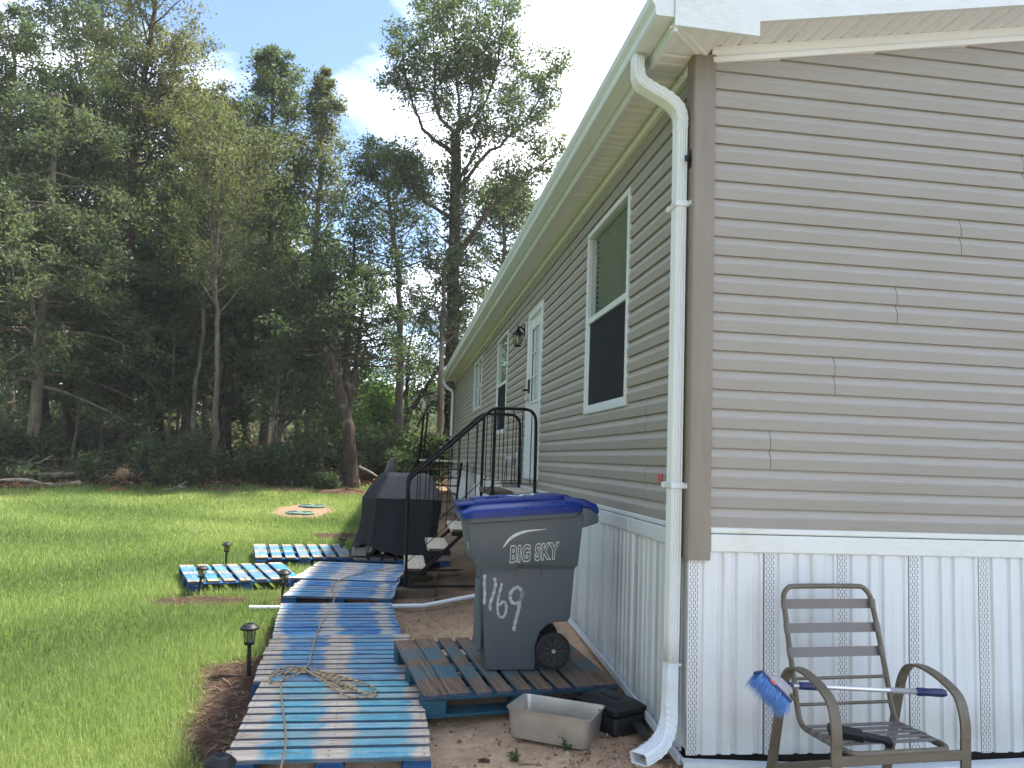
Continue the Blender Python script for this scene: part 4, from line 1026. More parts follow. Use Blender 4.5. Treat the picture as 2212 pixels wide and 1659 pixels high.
# black plastic tool case leaning beside the skirting
tb = empty('tool_case', (-.235, .60, gz(-.235, .60)), rad(-62), 'scuffed black plastic tool case beside the skirting under the pallet edge', 'case')
def case_loft(z0, z1, ins):
    b = B(); V = []
    for (i_, z) in ((.012, z0), (0, z0+.015), (0, z1-.03), (ins, z1)): V += [(x, y, z) for x, y in rrect(-.17+i_, .17-i_, -.125+i_, .125-i_, .02, 3)]
    n = 16; Fc = [(i*n+k, i*n+(k+1) % n, (i+1)*n+(k+1) % n, (i+1)*n+k) for i in range(3) for k in range(n)]+[tuple(range(n-1, -1, -1)), tuple(range(3*n, 4*n))]
    return b.add(V, Fc)
case_loft(.0, .095, .004).build('base', BLACKP, tb, smooth=40); case_loft(.098, .165, .045).build('lid', BLACKP, tb, smooth=40)
for x in (-.08, .07):
    b = B(); b.box(x-.028, x+.028, -.135, -.118, .07, .125); b.build('latch', BLACKP, tb, bevel=.004)
b = B(); b.box(-.07, .07, -.02, .02, .163, .172); b.build('handle', BLACKP, tb, bevel=.006)
b = B(); b.sweep([(-.10, .05, -1.15), (-.125, .15, -1.125), (-.13, .30, -1.11), (-.12, .5, -1.10)], [(-.035, .0), (.03, .012), (.03, .016), (-.035, .004)], (1, 0, 0))
setp(b.build('edging_sheet', BLACKP), 'strip of black plastic edging tucked along the skirting behind the downspout', 'edging')
STONE = pm('rounded_stone', srgb(120, 100, 80), srgb(90, 74, 60), 6, .9, .4)
def rock(name, loc, s, mat, label, cat, seed=0, group=None):
    bm = bmesh.new(); bmesh.ops.create_icosphere(bm, subdivisions=2, radius=1); rg = random.Random(seed)
    for v_ in bm.verts: v_.co *= 1+rg.uniform(-.14, .14)
    me = bpy.data.meshes.new(name); bm.to_mesh(me); bm.free(); me.polygons.foreach_set('use_smooth', [True]*len(me.polygons))
    o = link(name, me, mat, None, loc, (0, 0, seed)); o.scale = s; return setp(o, label, cat, group)
rock('stone', (-.03, -.10, -1.20), (.075, .06, .05), STONE, 'rounded brown stone under the house corner beside the downspout', 'stone', 3)
# fallen white skirting offcuts under the chair
for (x, y, rz_, l, wd, lab) in ((.60, -.16, .1, .5, .05, 'white skirting offcut lying under the patio chair seat'), (1.15, -.14, -.12, .42, .07, 'white skirting offcut propped on soil beside the patio chair rear leg')):
    o = empty('skirting_offcut', (x, y, gz(x, y)+.012), rz_, lab, 'offcut')
    b = B(); b.box(-l/2, l/2, -wd/2, wd/2, 0, .004); b.box(-l/2, l/2, -wd/2, -wd/2+.004, 0, .02); b.build('strip', WALU, o)
# red sticker, clip on the corner post
b = B(); b.box(-.0255, -.0235, .40, .475, .212, .256); b.box(-.0262, -.0255, .415, .44, .245, .248)
setp(b.build('reflector_sticker', RED), 'small red square sticker on the long wall beside the downspout', 'sticker')
cl = wroot('cable_mount', (-.045, .02, 1.93), 'small black mount on the brown corner post behind the downspout', 'mount')
b = B(); b.prism([(-.036, 1.89), (-.036, 1.99), (-.033, 1.99), (-.033, 1.89)], -.01, .03); b.build('plate', BLACKP, cl, bevel=.002)
b = B(); b.tube([(-.034, .01, 1.955), (-.055, .008, 1.945), (-.06, .0, 1.925)], [.016, .014, .006], 8); b.build('clip', BLACKP, cl, smooth=40)
# wall lantern
yl = 5.63; pc = ony((1700+648*.5727)*.54004, (1150+350*.5727)*.54004, yl); xl_, zl = float(pc[0]), float(pc[2])
ln_ = wroot('wall_lantern', (xl_, yl, zl-.14), 'black six-sided wall lantern with clear bulb beside the white door', 'lantern')
b = B(); b.box(-.035, -.0135, yl-.05, yl+.05, 1.79, 2.01); b.build('mounting_block', WALU, ln_, bevel=.004)
b = B(); b.prism([(-.045, 1.83), (-.045, 1.98), (-.034, 1.99), (-.034, 1.82)], yl-.03, yl+.03); b.build('back_plate', BLACKM, ln_, bevel=.006)
b = B(); b.tube(bez([(-.04, yl, 1.90), (-.075, yl, 1.935), (xl_+.02, yl, 1.94), (xl_, yl, zl+.10)], 5), .011, 8); b.build('arm', BLACKM, ln_, smooth=40)
b = B(); b.lathe([(.0, .155), (.008, .15), (.010, .125), (.005, .12), (.018, .105), (.072, .045), (.074, .038), (.060, .034), (.0, .034)], 6, (xl_, yl, zl)); b.build('cap', BLACKM, ln_)
b = B(); b.lathe([(.0, -.115), (.034, -.115), (.044, -.105), (.044, -.098), (.0, -.096)], 6, (xl_, yl, zl)); b.build('base', BLACKM, ln_)
for k in range(6):
    a = 2*PI*k/6; b = B(); b.tube([(xl_+.042*math.cos(a), yl+.042*math.sin(a), zl-.10), (xl_+.060*math.cos(a), yl+.060*math.sin(a), zl+.036)], .004, 6); b.build('cage_bar', BLACKM, ln_)
b = B(); b.lathe([(.038, -.094), (.055, .034), (.0545, .034), (.0375, -.094)], 6, (xl_, yl, zl)); b.build('glass', CLEAR, ln_)
BULB = pm('bulb_cream', srgb(226, 212, 170), srgb(210, 196, 150), 4, .3, 0)
b = B(); b.lathe([(.0, -.085), (.014, -.08), (.024, -.06), (.024, -.045), (.013, -.02), (.011, .03)], 12, (xl_, yl, zl)); b.build('bulb', BULB, ln_, smooth=40)
# outlet with plug, and the cream sprayer bottle it feeds
ot = wroot('outlet', (-.02, 6.07, .30), 'white outdoor outlet with grey weatherproof cover low on the wall past the door', 'outlet')
b = B(); b.box(-.030, -.013, 5.99, 6.15, .205, .405); b.build('plate', WHITE, ot, bevel=.004)
GREYC = pm('grey_cover', srgb(150, 152, 152), srgb(120, 122, 124), 6, .5, .05)
b = B(); b.box(-.085, -.03, 6.02, 6.12, .24, .33); b.build('cover', GREYC, ot, bevel=.008, seg=2)
b = B(); b.box(-.16, -.085, 6.03, 6.09, .295, .345); b.build('plug', WHITE, ot, bevel=.008, seg=2)
b = B(); b.tube(bez([(-.15, 6.05, .30), (-.17, 6.0, .18), (-.19, 5.92, .05), (-.21, 5.85, -.06)], 6), .004, 6); b.build('lead', BLACKP, ot, smooth=40)
CRM = pm('cream_plastic', srgb(214, 206, 168), srgb(190, 182, 146), 5, .4, .05)
jg = wroot('timer_box', (-.14, 6.05, -.04), 'cream plastic box with grey panel below the outlet behind the landing', 'box')
b = B(); b.box(-.22, -.05, 5.95, 6.14, -.10, .07); b.build('shell', CRM, jg, bevel=.03, seg=3, smooth=40)
b = B(); b.box(-.20, -.06, 5.935, 5.952, -.09, .03); b.build('panel', GREYC, jg, bevel=.005)

# ================================================================ door steps with iron railings
TREAD = pm('weathered_tread', srgb(206, 197, 176), srgb(166, 155, 134), 3, .85, .4, stretch=(30, 1.2, 12))
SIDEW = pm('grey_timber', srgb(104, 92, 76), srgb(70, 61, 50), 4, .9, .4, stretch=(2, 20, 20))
steps = wroot('door_steps', (-.7, 5.07, -1.06), 'black iron door steps with timber treads and bent-tube handrails up to the white door', 'steps')
YN, YF = 4.50, 5.65
def bar(p, q_, name, hw_=.016, par=None, mat=None):
    b = B(); b.sweep([p, q_], [(-hw_, -hw_), (hw_, -hw_), (hw_, hw_), (-hw_, hw_)], (0, 1, 0)); return b.build(name, mat or BLACKM, par or steps)
for i, (x, z) in enumerate(((-1.275, -.86), (-1.035, -.65), (-.795, -.445), (-.60, -.24))):
    b = B(); b.box(x-.115, x+.115, YN+.03, YF-.03, z-.045, z); td = b.build('tread', TREAD, steps, bevel=.006)
    b = B(); b.box(x-.112, x+.112, YN+.0275, YN+.0315, z-.043, z-.006); b.build('shaded_end_grain', SIDEW, td)  # darker caps: weathered end grain, with the shade of the fronts put in
    for yy in (YN+.022, YF-.029):
        b = B(); b.box(x-.12, x+.12, yy, yy+.007, z-.075, z-.03); b.build('tread_bracket', BLACKM, steps)
for k in range(2):
    x0 = -.53+.265*k; b = B(); b.box(x0, x0+.255, YN+.02, YF-.02, -.085, -.03); b.build('landing_board', TREAD if k else SIDEW, steps, bevel=.006)
for y in (YN, YF):
    for x, z1_ in ((-.50, .84),): bar((x, y, -1.0), (x, y, z1_), 'post')
    bar((-.04, y, -1.0), (-.04, y, -.03), 'post')
    rail = bez([(-1.372, y, -1.05), (-1.378, y, -.5), (-1.385, y, -.10), (-1.382, y, .02), (-1.34, y, .10), (-1.0, y, .405), (-.66, y, .72), (-.575, y, .80), (-.50, y, .845), (-.36, y, .852), (-.17, y, .852), (-.10, y, .825), (-.062, y, .765), (-.052, y, .60), (-.045, y, -.03)], 5)
    b = B(); b.tube(rail, .0165, 8); b.build('handrail', BLACKM, steps, smooth=40)
    bar((-1.35, y, -1.03), (-.46, y, -.17), 'stringer', .018)
    bar((-1.36, y, -1.045), (-.04, y, -1.02), 'base_bar', .012)
    b = B(); b.tube([(-1.37, y, -.80), (-.50, y, .03)], .005, 6); b.tube([(-1.37, y, -.66), (-.56, y, .12)], .005, 6) if y == YN else None; b.build('lower_rail', BLACKM, steps)
    b = B(); b.tube([(-.50, y, .05), (-.05, y, .05)], .005, 6); b.build('lower_rail', BLACKM, steps)
    for x in np.arange(-1.27, -.52, .098):
        zt = float(np.interp(x, [-1.34, -1.0, -.66, -.55], [.10, .405, .72, .81])); zb = -.80+(x+1.37)*.954+(.0 if y == YN else .05)
        b = B(); b.tube([(x, y, zb), (x, y, zt)], .0052, 6); b.build('baluster', BLACKM, steps)
    for x in np.arange(-.40, -.08, .1):
        b = B(); b.tube([(x, y, .05), (x, y, .85)], .0052, 6); b.build('baluster', BLACKM, steps)
bar((-1.37, YN, -1.045), (-1.37, YF, -1.045), 'base_bar', .012)
CONC = pm('mossy_timber', srgb(104, 92, 74), srgb(72, 66, 52), 5, .95, .5)
def timber(x0, x1, y0, y1, z0, z1, label, top=None):
    o = wroot('timber_block', ((x0+x1)/2, (y0+y1)/2, z0), label, 'timber')
    b = B(); b.box(x0, x1, y0, y1, z0, z1); b.build('beam', CONC, o, bevel=.008, seg=2)
timber(-1.50, -1.06, 4.42, 4.60, -1.19, -1.064, 'mossy square timber under the foot of the iron steps')
timber(-1.44, -1.05, 5.35, 5.62, -1.17, -1.06, 'grey timber beneath the lowest tread, behind the iron post')
timber(-.99, -.72, 5.35, 5.62, -1.16, -1.04, 'short grey timber lying beside the iron base bar')
# PVC pipe across under the walkway
b = B(); zp = lambda x, y: gz(x, y)+.028
b.tube([(-2.80, 3.78, zp(-2.8, 3.78)), (-2.3, 3.80, zp(-2.3, 3.8)), (-1.2, 3.82, zp(-1.2, 3.82)+.02), (-.62, 3.84, zp(-.62, 3.84)+.012)], .021, 12)
setp(b.build('pvc_pipe', WALU, smooth=40), 'white plastic pipe running across the soil under the walkway', 'pipe')
# far steps near the other end of the wall
fs = wroot('back_steps', (-.6, 11.9, gz(-.6, 11.9)), 'open wooden back steps with leaning black rail posts beyond the iron door steps', 'steps')
TBR = pm('brown_tread', srgb(140, 110, 84), srgb(104, 82, 62), 4, .85, .3)
b = B(); b.box(-1.10, -.13, 11.62, 12.2, .215, .25); b.build('platform', TREAD, fs, bevel=.004)
for k in range(1, 6):
    z = .25-.175*k; y = 12.1+.23*k; b = B(); b.box(-1.06, -.26, y-.12, y+.12, z-.03, z); b.build('tread', TBR, fs, bevel=.004)
for x in (-1.06, -.255):
    b = B(); b.sweep([(x, 12.05, .20), (x, 13.4, -.82)], [(-.02, -.03), (.02, -.03), (.02, .03), (-.02, .03)], (1, 0, 0)); b.build('stringer', BLACKM, fs)
for x, y in ((-.17, 11.66), (-1.06, 11.66)):
    b = B(); b.sweep([(x, y, gz(x, y)-.02), (x, y, .215)], [(-.018, -.018), (.018, -.018), (.018, .018), (-.018, .018)], (1, 0, 0)); b.build('post', BLACKM, fs)
b = B(); b.sweep([(-1.06, 11.75, -.1), (-.99, 11.75, 1.18)], [(-.02, -.02), (.02, -.02), (.02, .02), (-.02, .02)], (1, 0, 0)); b.build('rail_post', BLACKM, fs)
b = B(); b.sweep([(-1.06, 12.0, 1.15), (-1.09, 13.4, .0)], [(-.02, -.02), (.02, -.02), (.02, .02), (-.02, .02)], (1, 0, 0)); b.build('handrail', BLACKM, fs)
b = B(); b.tube([(-1.06, 11.68, -.6), (-.2, 11.68, .15)], .008, 6); b.tube([(-.2, 11.68, -.6), (-1.06, 11.68, .15)], .008, 6); b.build('brace', BLACKM, fs)

# ================================================================ covered grill
FABK = pm('cover_black', srgb(30, 30, 36), srgb(22, 22, 27), 14, .8, .12, bdist=.004); FABG = pm('cover_grey', srgb(96, 92, 94), srgb(84, 80, 82), 14, .85, .12, bdist=.004)
grl = wroot('covered_grill', (-1.35, 6.6, -.96), 'barbecue grill under a black and grey fitted cover on a pallet', 'grill')
levels = [(-.90, -2.00, -.90, 6.04, 7.02, .24), (-.80, -1.95, -.90, 6.06, 7.02, .22), (-.62, -1.885, -.90, 6.09, 7.00, .19), (-.44, -1.86, -.885, 6.11, 6.98, .18), (-.245, -1.865, -.87, 6.12, 6.96, .18),
          (-.235, -1.86, -.875, 6.122, 6.96, .18), (-.10, -1.78, -.93, 6.20, 6.90, .15), (.04, -1.685, -.995, 6.30, 6.80, .12), (.070, -1.63, -1.035, 6.36, 6.75, .09), (.080, -1.55, -1.10, 6.44, 6.70, .06)]
def chamfer(x0, x1, y0, y1, cl):
    cr = cl*.45; return np.array([(x0+cl, y0), (x1-cr, y0), (x1, y0+cr), (x1, y1-.05), (x1-.05, y1), (x0+.05, y1), (x0, y1-.05), (x0, y0+cl*.9)])
nn_ = 160; V = []
rg = np.random.default_rng(5)
for li_, (z, x0, x1, y0, y1, r) in enumerate(levels):
    R_ = chamfer(x0, x1, y0, y1, r); dl = np.r_[0, np.cumsum(np.linalg.norm(np.diff(np.r_[R_, R_[:1]], axis=0), axis=1))]
    tt = np.linspace(0, dl[-1], nn_, endpoint=False); P = np.stack([np.interp(tt, dl, np.r_[R_[:, k], R_[0, k]]) for k in (0, 1)], 1)
    cx, cy_ = (x0+x1)/2, (y0+y1)/2
    for i, p in enumerate(P):
        a = 2*PI*i/nn_; amp = .010*max(0, min(1, (-.2-z)/.5)); f = 1+amp*math.sin(9*a+2.2*z)+.6*amp*math.sin(17*a+1)
        zz = z
        if li_ == 0: zz = z-.045+.07*max(0, math.sin(a*2.0+1.2))-.07*math.exp(-((p[0]+1.05)/.25)**2)*(p[1] < 6.4)+(.10*math.exp(-((p[0]+1.80)/.12)**2) if p[1] < 6.3 else 0)
        V.append((cx+(p[0]-cx)*f, cy_+(p[1]-cy_)*f, zz+rg.normal(0, .003)))
Fc = [(i*nn_+k, i*nn_+(k+1) % nn_, (i+1)*nn_+(k+1) % nn_, (i+1)*nn_+k) for i in range(len(levels)-1) for k in range(nn_)]+[tuple(range((len(levels)-1)*nn_, len(levels)*nn_))]
me = raw('cover', V, Fc); me.materials.append(FABK); me.materials.append(FABG)
for p in me.polygons:
    c = p.center
    if c.z > -.232 and (c.y < 6.45 or c.z > .06) and c.x > -1.69+max(0, c.z+.23)*.42: p.material_index = 1
me.polygons.foreach_set('use_smooth', [True]*len(me.polygons)); me.set_sharp_from_angle(angle=rad(24))
cv = link('cover', me, None, grl)
b = B(); b.tube(bez([(-1.75, 6.045, -.88), (-1.695, 6.088, -.62), (-1.682, 6.112, -.3), (-1.68, 6.12, -.235), (-1.63, 6.20, -.10), (-1.565, 6.30, .042), (-1.50, 6.43, .08)], 6), .006, 6); b.build('seam', FABK, cv, smooth=40)
b = B(); b.sweep([(-1.68, 6.120, -.240), (-.955, 6.120, -.240)], [(-.006, -.004), (.006, -.004), (.006, .004), (-.006, .004)], (0, 0, 1)); b.build('seam', FABK, cv)
b = B(); V = []
for k, (z, rx_, ry_) in enumerate(((.0, .085, .06), (.10, .075, .055), (.20, .06, .05), (.255, .045, .04), (.275, .022, .02))):
    V += [(-1.55+.015*k+rx_*math.cos(a), 6.72+ry_*math.sin(a), z) for a in np.linspace(0, 2*PI, 16, endpoint=False)]
b.add(V, [(i*16+k, i*16+(k+1) % 16, (i+1)*16+(k+1) % 16, (i+1)*16+k) for i in range(4) for k in range(16)]+[tuple(range(64, 80))]); b.build('chimney_cover', FABG, cv, smooth=50)
for y in (6.22, 6.85):
    b = B(); b.lathe([(.0, -.02), (.04, -.02), (.05, -.026), (.082, -.026), (.088, -.018), (.088, .018), (.082, .026), (.05, .026), (.04, .02), (.0, .02)], 24)
    wh = b.build('wheel', BLACKP, grl, smooth=35, loc=(-1.745, y, -.862), rot=(PI/2, 0, 0))
    b = B(); b.lathe([(.0, -.03), (.012, -.03), (.014, -.024), (.048, -.0215), (.052, -.022), (.052, .022), (.0, .024)], 20); b.build('hub', GREYC, wh, smooth=35)
for x in (-1.74, -.98):
    for y in (6.30, 6.85): bar((x, y, -.95), (x, y, -.5), 'leg', .014, grl)
b = B(); b.box(-1.72, -1.0, 6.28, 6.86, -.86, -.84); b.build('shelf', BLACKM, grl)
grl.location.x -= .075
# concrete paver beside the grill wheel
PAV = pm('concrete', srgb(150, 146, 140), srgb(120, 116, 110), 6, .95, .4)
o = wroot('paver', (-1.92, 6.36, -.95), 'grey concrete block wedged beside the grill wheel', 'paver')
b = B(); b.box(-2.03, -1.845, 6.18, 6.55, -.955, -.85); b.build('slab', PAV, o, bevel=.008)

# ================================================================ solar path lights
LENS = mat_glass('ribbed_lens', (.80, .80, .74)); PANEL = pm('solar_cell', (.012, .014, .03), (.02, .024, .05), 20, .2, 0)
REFL = pm('lamp_reflector', srgb(190, 190, 184), srgb(160, 160, 154), 8, .3, 0)
pl = []
def path_light():
    r = empty('path_light', (0, 0, 0))
    b = B(); b.tube([(0, 0, -.06), (0, 0, .20)], .0135, 10); b.build('stake', BLACKP, r, smooth=40)
    b = B(); b.lathe([(.0, .195), (.030, .195), (.036, .203), (.036, .210), (.0, .212)], 20); b.build('collar', BLACKP, r, smooth=40)
    b = B(); b.lathe([(.031, .208), (.041, .292), (.0395, .292), (.0295, .208)], 20); b.build('lens', LENS, r, smooth=40)
    b = B(); b.lathe([(.0, .21), (.014, .21), (.010, .25), (.018, .29), (.0, .291)], 14); b.build('reflector', REFL, r, smooth=40)
    for k in range(8):
        a = 2*PI*k/8; b = B(); b.tube([(.033*math.cos(a), .033*math.sin(a), .207), (.043*math.cos(a), .043*math.sin(a), .293)], .0016, 5); b.build('lens_rib', BLACKP, r)
    b = B(); b.lathe([(.0, .290), (.058, .290), (.064, .296), (.063, .304), (.050, .314), (.044, .322), (.032, .328), (.0, .329)], 28); c = b.build('cap', BLACKP, r, smooth=35)
    b = B(); b.box(-.018, .018, -.018, .018, .3285, .3305); b.build('solar_panel', PANEL, c)
    return r
proto = path_light()
def copytree(o, par=None):
    c = o.copy(); col.objects.link(c); c.parent = par
    for ch in o.children: copytree(ch, c)
    return c
spots = [((472, 1632), None, 'black solar path light at the corner of the palest walkway pallet', (.02, .03)),
         ((537, 1460), None, 'black solar path light in pine straw beside the mid-blue walkway pallet', (.02, -.05)),
         ((609, 1310), None, 'black solar path light beside the white pipe end', (-.03, .02)),
         ((428, 1285), None, 'black solar path light leaning in front of the stencilled grass pallet', (.03, -.10)),
         ((488, 1222), None, 'black solar path light standing alone in grass behind the stencilled pallet', (0, .02)),
         ((737, 1206), None, 'black solar path light between the grass pallet and the grill', (0, 0))]
def ong(px, py):
    d = ray(px, py); t = 1.
    while t < 60:
        P = CAM+d*t
        if P[2] < gz(P[0], P[1]): return P
        t += .004
    return P
for i, (pxy, D_, lab, tilt) in enumerate(spots):
    if i == 0: P = onz(472, 1628, gz(-2.2, -.05)+.325); P[2] = gz(P[0], P[1])
    else: P = ong(*pxy)
    o = proto if i == 0 else copytree(proto)
    o.location = tuple(P); o.rotation_euler = (tilt[0], tilt[1]*-1, random.uniform(0, 3)); setp(o, lab, 'path light', 'solar path lights along the walkway')
    if i in (1, 2): o.scale = (1.02, 1.02, 1.05)
    if i in (3, 4, 5): o.scale = (.96, .96, .86)
# septic lids
LIDG = pm('green_lid', srgb(80, 112, 102), srgb(104, 130, 118), 8, .6, .2)
for (x, y, lab) in ((*ong(648, 1110)[:2], 'round green septic lid nearer the grill in its bare soil patch'), (*ong(675, 1095)[:2], 'round green septic lid nearer the woods in the bare soil patch')):
    o = empty('septic_lid', (x, y, gz(x, y)-.045), .3, lab, 'lid', 'septic lids in the lawn')
    b = B(); b.lathe([(.0, -.06), (.27, -.06), (.275, .05), (.30, .052), (.30, .075), (.285, .085), (.0, .095)], 32); b.build('cover', LIDG, o, smooth=30)
    b = B()
    for k in range(10): b.box(.06, .26, -.006, .006, .086, .098, Matrix.Rotation(2*PI*k/10, 4, 'Z'))
    b.build('rib', LIDG, o)
# bits of bark
BARKM = pm('bark_chip', srgb(82, 58, 46), srgb(54, 40, 34), 10, .95, .5)
for (px, py, lab) in ((1046, 1647, 'short piece of brown bark on the sandy soil before the tub'), (945, 1298, 'dry pale stick lying by the mossy timber'), (740, 1358, None)):
    if not lab: continue
    P = ong(px, py); b = B(); b.tube([(-.03, 0, .008), (-.005, .004, .011), (.028, -.003, .009)], [.008, .0115, .007], 7)
    setp(b.build('bark_piece', BARKM, smooth=50, loc=tuple(P), rot=(0, 0, -.05)), lab, 'bark')
VEIL = .0006
# ================================================================ vegetation
def leaf_mat(name, dark, mid, light, trans=.5):
    g = G(name); at = g.n('ShaderNodeAttribute'); at.attribute_name = 'tint'
    c = g.ramp(at.outputs['Fac'], [(0, dark), (.55, mid), (1, light)])
    d = g.n('ShaderNodeBsdfTranslucent'); t = g.mix(1.0, c, (1.15, 1.18, .70, 1), 'MULTIPLY'); g.l(t, d.inputs[0])
    m = g.n('ShaderNodeMixShader'); m.inputs[0].default_value = trans
    g.set(c, .55, spec=.25); g.l(g.p.outputs[0], m.inputs[1]); g.l(d.outputs[0], m.inputs[2]); g.l(m.outputs[0], g.o.inputs['Surface']); return g.m
LF = {'deep': leaf_mat('leaf_deep', (.038, .060, .034), (.082, .118, .060), (.145, .180, .092)),
      'mid': leaf_mat('leaf_mid', (.050, .078, .042), (.105, .146, .074), (.185, .215, .108)),
      'olive': leaf_mat('leaf_olive', (.064, .084, .042), (.135, .154, .076), (.235, .215, .108)),
      'bright': leaf_mat('leaf_bright', (.045, .090, .018), (.100, .180, .030), (.200, .270, .050), .5),
      'grey': leaf_mat('leaf_grey', (.054, .080, .050), (.108, .140, .082), (.180, .200, .118)),
      'grass': leaf_mat('grass_blade', (.100, .155, .055), (.265, .355, .125), (.460, .495, .225), .46)}
def mat_bark(name, c1, c2, sc_=9):
    g = G(name); v = g.coord('Object', (1, 1, .22)); f = g.noise(v, sc_, 8, .7, .6); l = g.noise(g.coord('Object'), 3, 4)
    c = g.mix(g.step(f, .32, .68), c2, c1); c = g.mix(g.math('MULTIPLY', g.step(l, .55, .7), .45), c, srgb(150, 150, 138)); g.bump(f, .9, .04); return g.set(c, .95, spec=.1)
BARK = {'dark': mat_bark('bark_dark', srgb(92, 78, 68), srgb(48, 40, 36)), 'pale': mat_bark('bark_pale', srgb(150, 136, 122), srgb(96, 84, 74)), 'grey': mat_bark('bark_grey', srgb(122, 112, 102), srgb(70, 62, 56)),
        'dead': mat_bark('bark_dead', srgb(170, 158, 144), srgb(118, 106, 96), 5)}
def leafquads(P, size, rng, up=.35, droop=.35, clump=None):
    n = len(P); nrm = rng.normal(0, 1, (n, 3)); nrm[:, 2] = np.abs(nrm[:, 2])+up; nrm /= np.linalg.norm(nrm, axis=1)[:, None]
    t = rng.normal(0, 1, (n, 3)); t[:, 2] -= droop; t -= nrm*(t*nrm).sum(1)[:, None]; t /= np.linalg.norm(t, axis=1)[:, None]; s = np.cross(nrm, t)
    L_ = size*rng.uniform(.6, 1.35, n)[:, None]; W_ = L_*rng.uniform(.38, .62, n)[:, None]
    V = np.stack([P-t*L_*.5, P+s*W_*.5-t*L_*.08, P+t*L_*.5, P-s*W_*.5-t*L_*.08], 1).reshape(-1, 3)
    tint = np.clip(rng.normal(.45, .2, n)+(0 if clump is None else clump), 0, 1)
    return V, np.arange(4*n).reshape(-1, 4), np.repeat(tint, 4)
def arc(p0, dirv, ln_, rng, lift=.25, n=5, wob=.08):
    p = np.array(p0, float); d = np.array(dirv, float); d /= np.linalg.norm(d); o = [p.copy()]
    for i in range(n-1):
        d = d+np.array([0, 0, lift/(n-1)])+rng.normal(0, wob, 3); d /= np.linalg.norm(d); p = p+d*ln_/(n-1); o.append(p.copy())
    return o
def tree(name, label, axes, leafkey, barkkey, seed, nbr=40, blen=(2.0, 1.0), t0=.35, leaves=12000, lsize=.15, clr=.38, elev=(.1, .7), lift=.3, group=None, twigs=5, env=None, bn=5, cat='tree', tint_shift=0., droop=.35, nclump=None):
    """axes: list of (points, r0, r1[, t0, share]); side branches and leaf clumps grow from them"""
    rng = np.random.default_rng(seed); wood = B(); C_ = []; S_ = []
    if lsize < .21: leaves = int(leaves*1.55); lsize *= .72; clr *= 1.12
    base = axes[0][0][0]; root = wroot(name, tuple(map(float, base)), label, cat, group)
    wsum = sum((a[4] if len(a) > 4 else 1) for a in axes)
    for ai, a in enumerate(axes):
        pts = bez(a[0], 5); m = len(pts); r = [a[1]+(a[2]-a[1])*(i/(m-1))**.85 for i in range(m)]
        if ai == 0: r[0] *= 1.35; r[1] *= 1.12
        pts = [np.array(p)+rng.normal(0, .02, 3) for p in pts]
        wood.tube(pts, r, 9 if ai == 0 else 6)
        tt0 = a[3] if len(a) > 3 else t0; nb = int(nbr*(a[4] if len(a) > 4 else 1)/wsum)
        for k in range(nb):
            t = tt0+(1-tt0)*((k+rng.uniform(0, 1))/nb); f = t*(m-1); i = min(int(f), m-2); p = pts[i]+(pts[i+1]-pts[i])*(f-i); rr = r[i]
            az = k*2.399+rng.uniform(-.5, .5); el = rng.uniform(*elev)
            e_ = env(t) if env else blen[0]+(blen[1]-blen[0])*(t-tt0)/(1-tt0)
            if env and rng.uniform() > e_/1.1+.22: continue
            ln_ = e_*rng.uniform(.65, 1.15)
            br = arc(p, (math.cos(az)*math.cos(el), math.sin(az)*math.cos(el), math.sin(el)), ln_, rng, lift)
            wood.tube(br, list(np.linspace(max(.012, min(.45*rr, .016*ln_+.012)), .006, len(br))), 5 if ln_ > 1.2 else 4, cap=False)
            for j in range(twigs):
                u = rng.uniform(.3, 1); fi = u*(len(br)-1); ii = min(int(fi), len(br)-2); pb = br[ii]+(br[ii+1]-br[ii])*(fi-ii)
                dv_ = (br[ii+1]-br[ii])/np.linalg.norm(br[ii+1]-br[ii])+rng.normal(0, .75, 3); tw = arc(pb, dv_, ln_*rng.uniform(.18, .38), rng, .1, 3, .15)
                wood.tube(tw, [.008, .006, .004], 3, cap=False)
                C_.append(tw[-1]); C_.append((np.array(tw[1])+tw[-1])/2); S_ += [min(1, .35+e_*.45)]*2
            C_.append(br[-1]); S_.append(min(1, .35+e_*.45))
    C_ = np.array(C_)
    wood.build('trunk', BARK[barkkey], root, smooth=60)
    if leaves:
        k = rng.integers(0, len(C_), leaves); rad_ = clr*rng.uniform(.6, 1.35, len(C_))*np.array(S_)
        off = rng.normal(0, 1, (leaves, 3)); off /= np.linalg.norm(off, axis=1)[:, None]; off *= (rng.uniform(0, 1, leaves)**.55)[:, None]*rad_[k][:, None]; off[:, 2] *= .7; off[:, 2] -= .05
        V, Fq, ti = leafquads(C_[k]+off, lsize, rng, droop=droop, clump=(rng.normal(0, .14, len(C_))[k]+tint_shift))
        link('crown', big('crown', V, Fq, ti), LF[leafkey], root)
    return root
def gp_(px, D):
    """ground point under picture column px at viewing depth D"""
    p = ond(px, 960, D); p[2] = gz(p[0], p[1])-.05; return p
def pts(D, *pp, jit=0.):
    o = []
    if D < 25.5: D += 2.0       # the wood edge stands a little beyond the lawn
    for i, q_ in enumerate(pp):
        dd = q_[2] if len(q_) > 2 else 0
        o.append(ond(q_[0], q_[1], D+dd))
    if pp[0][1] > 900: o[0][2] = min(o[0][2], gz(o[0][0], o[0][1]))-.05      # a main stem starts in the ground
    return o
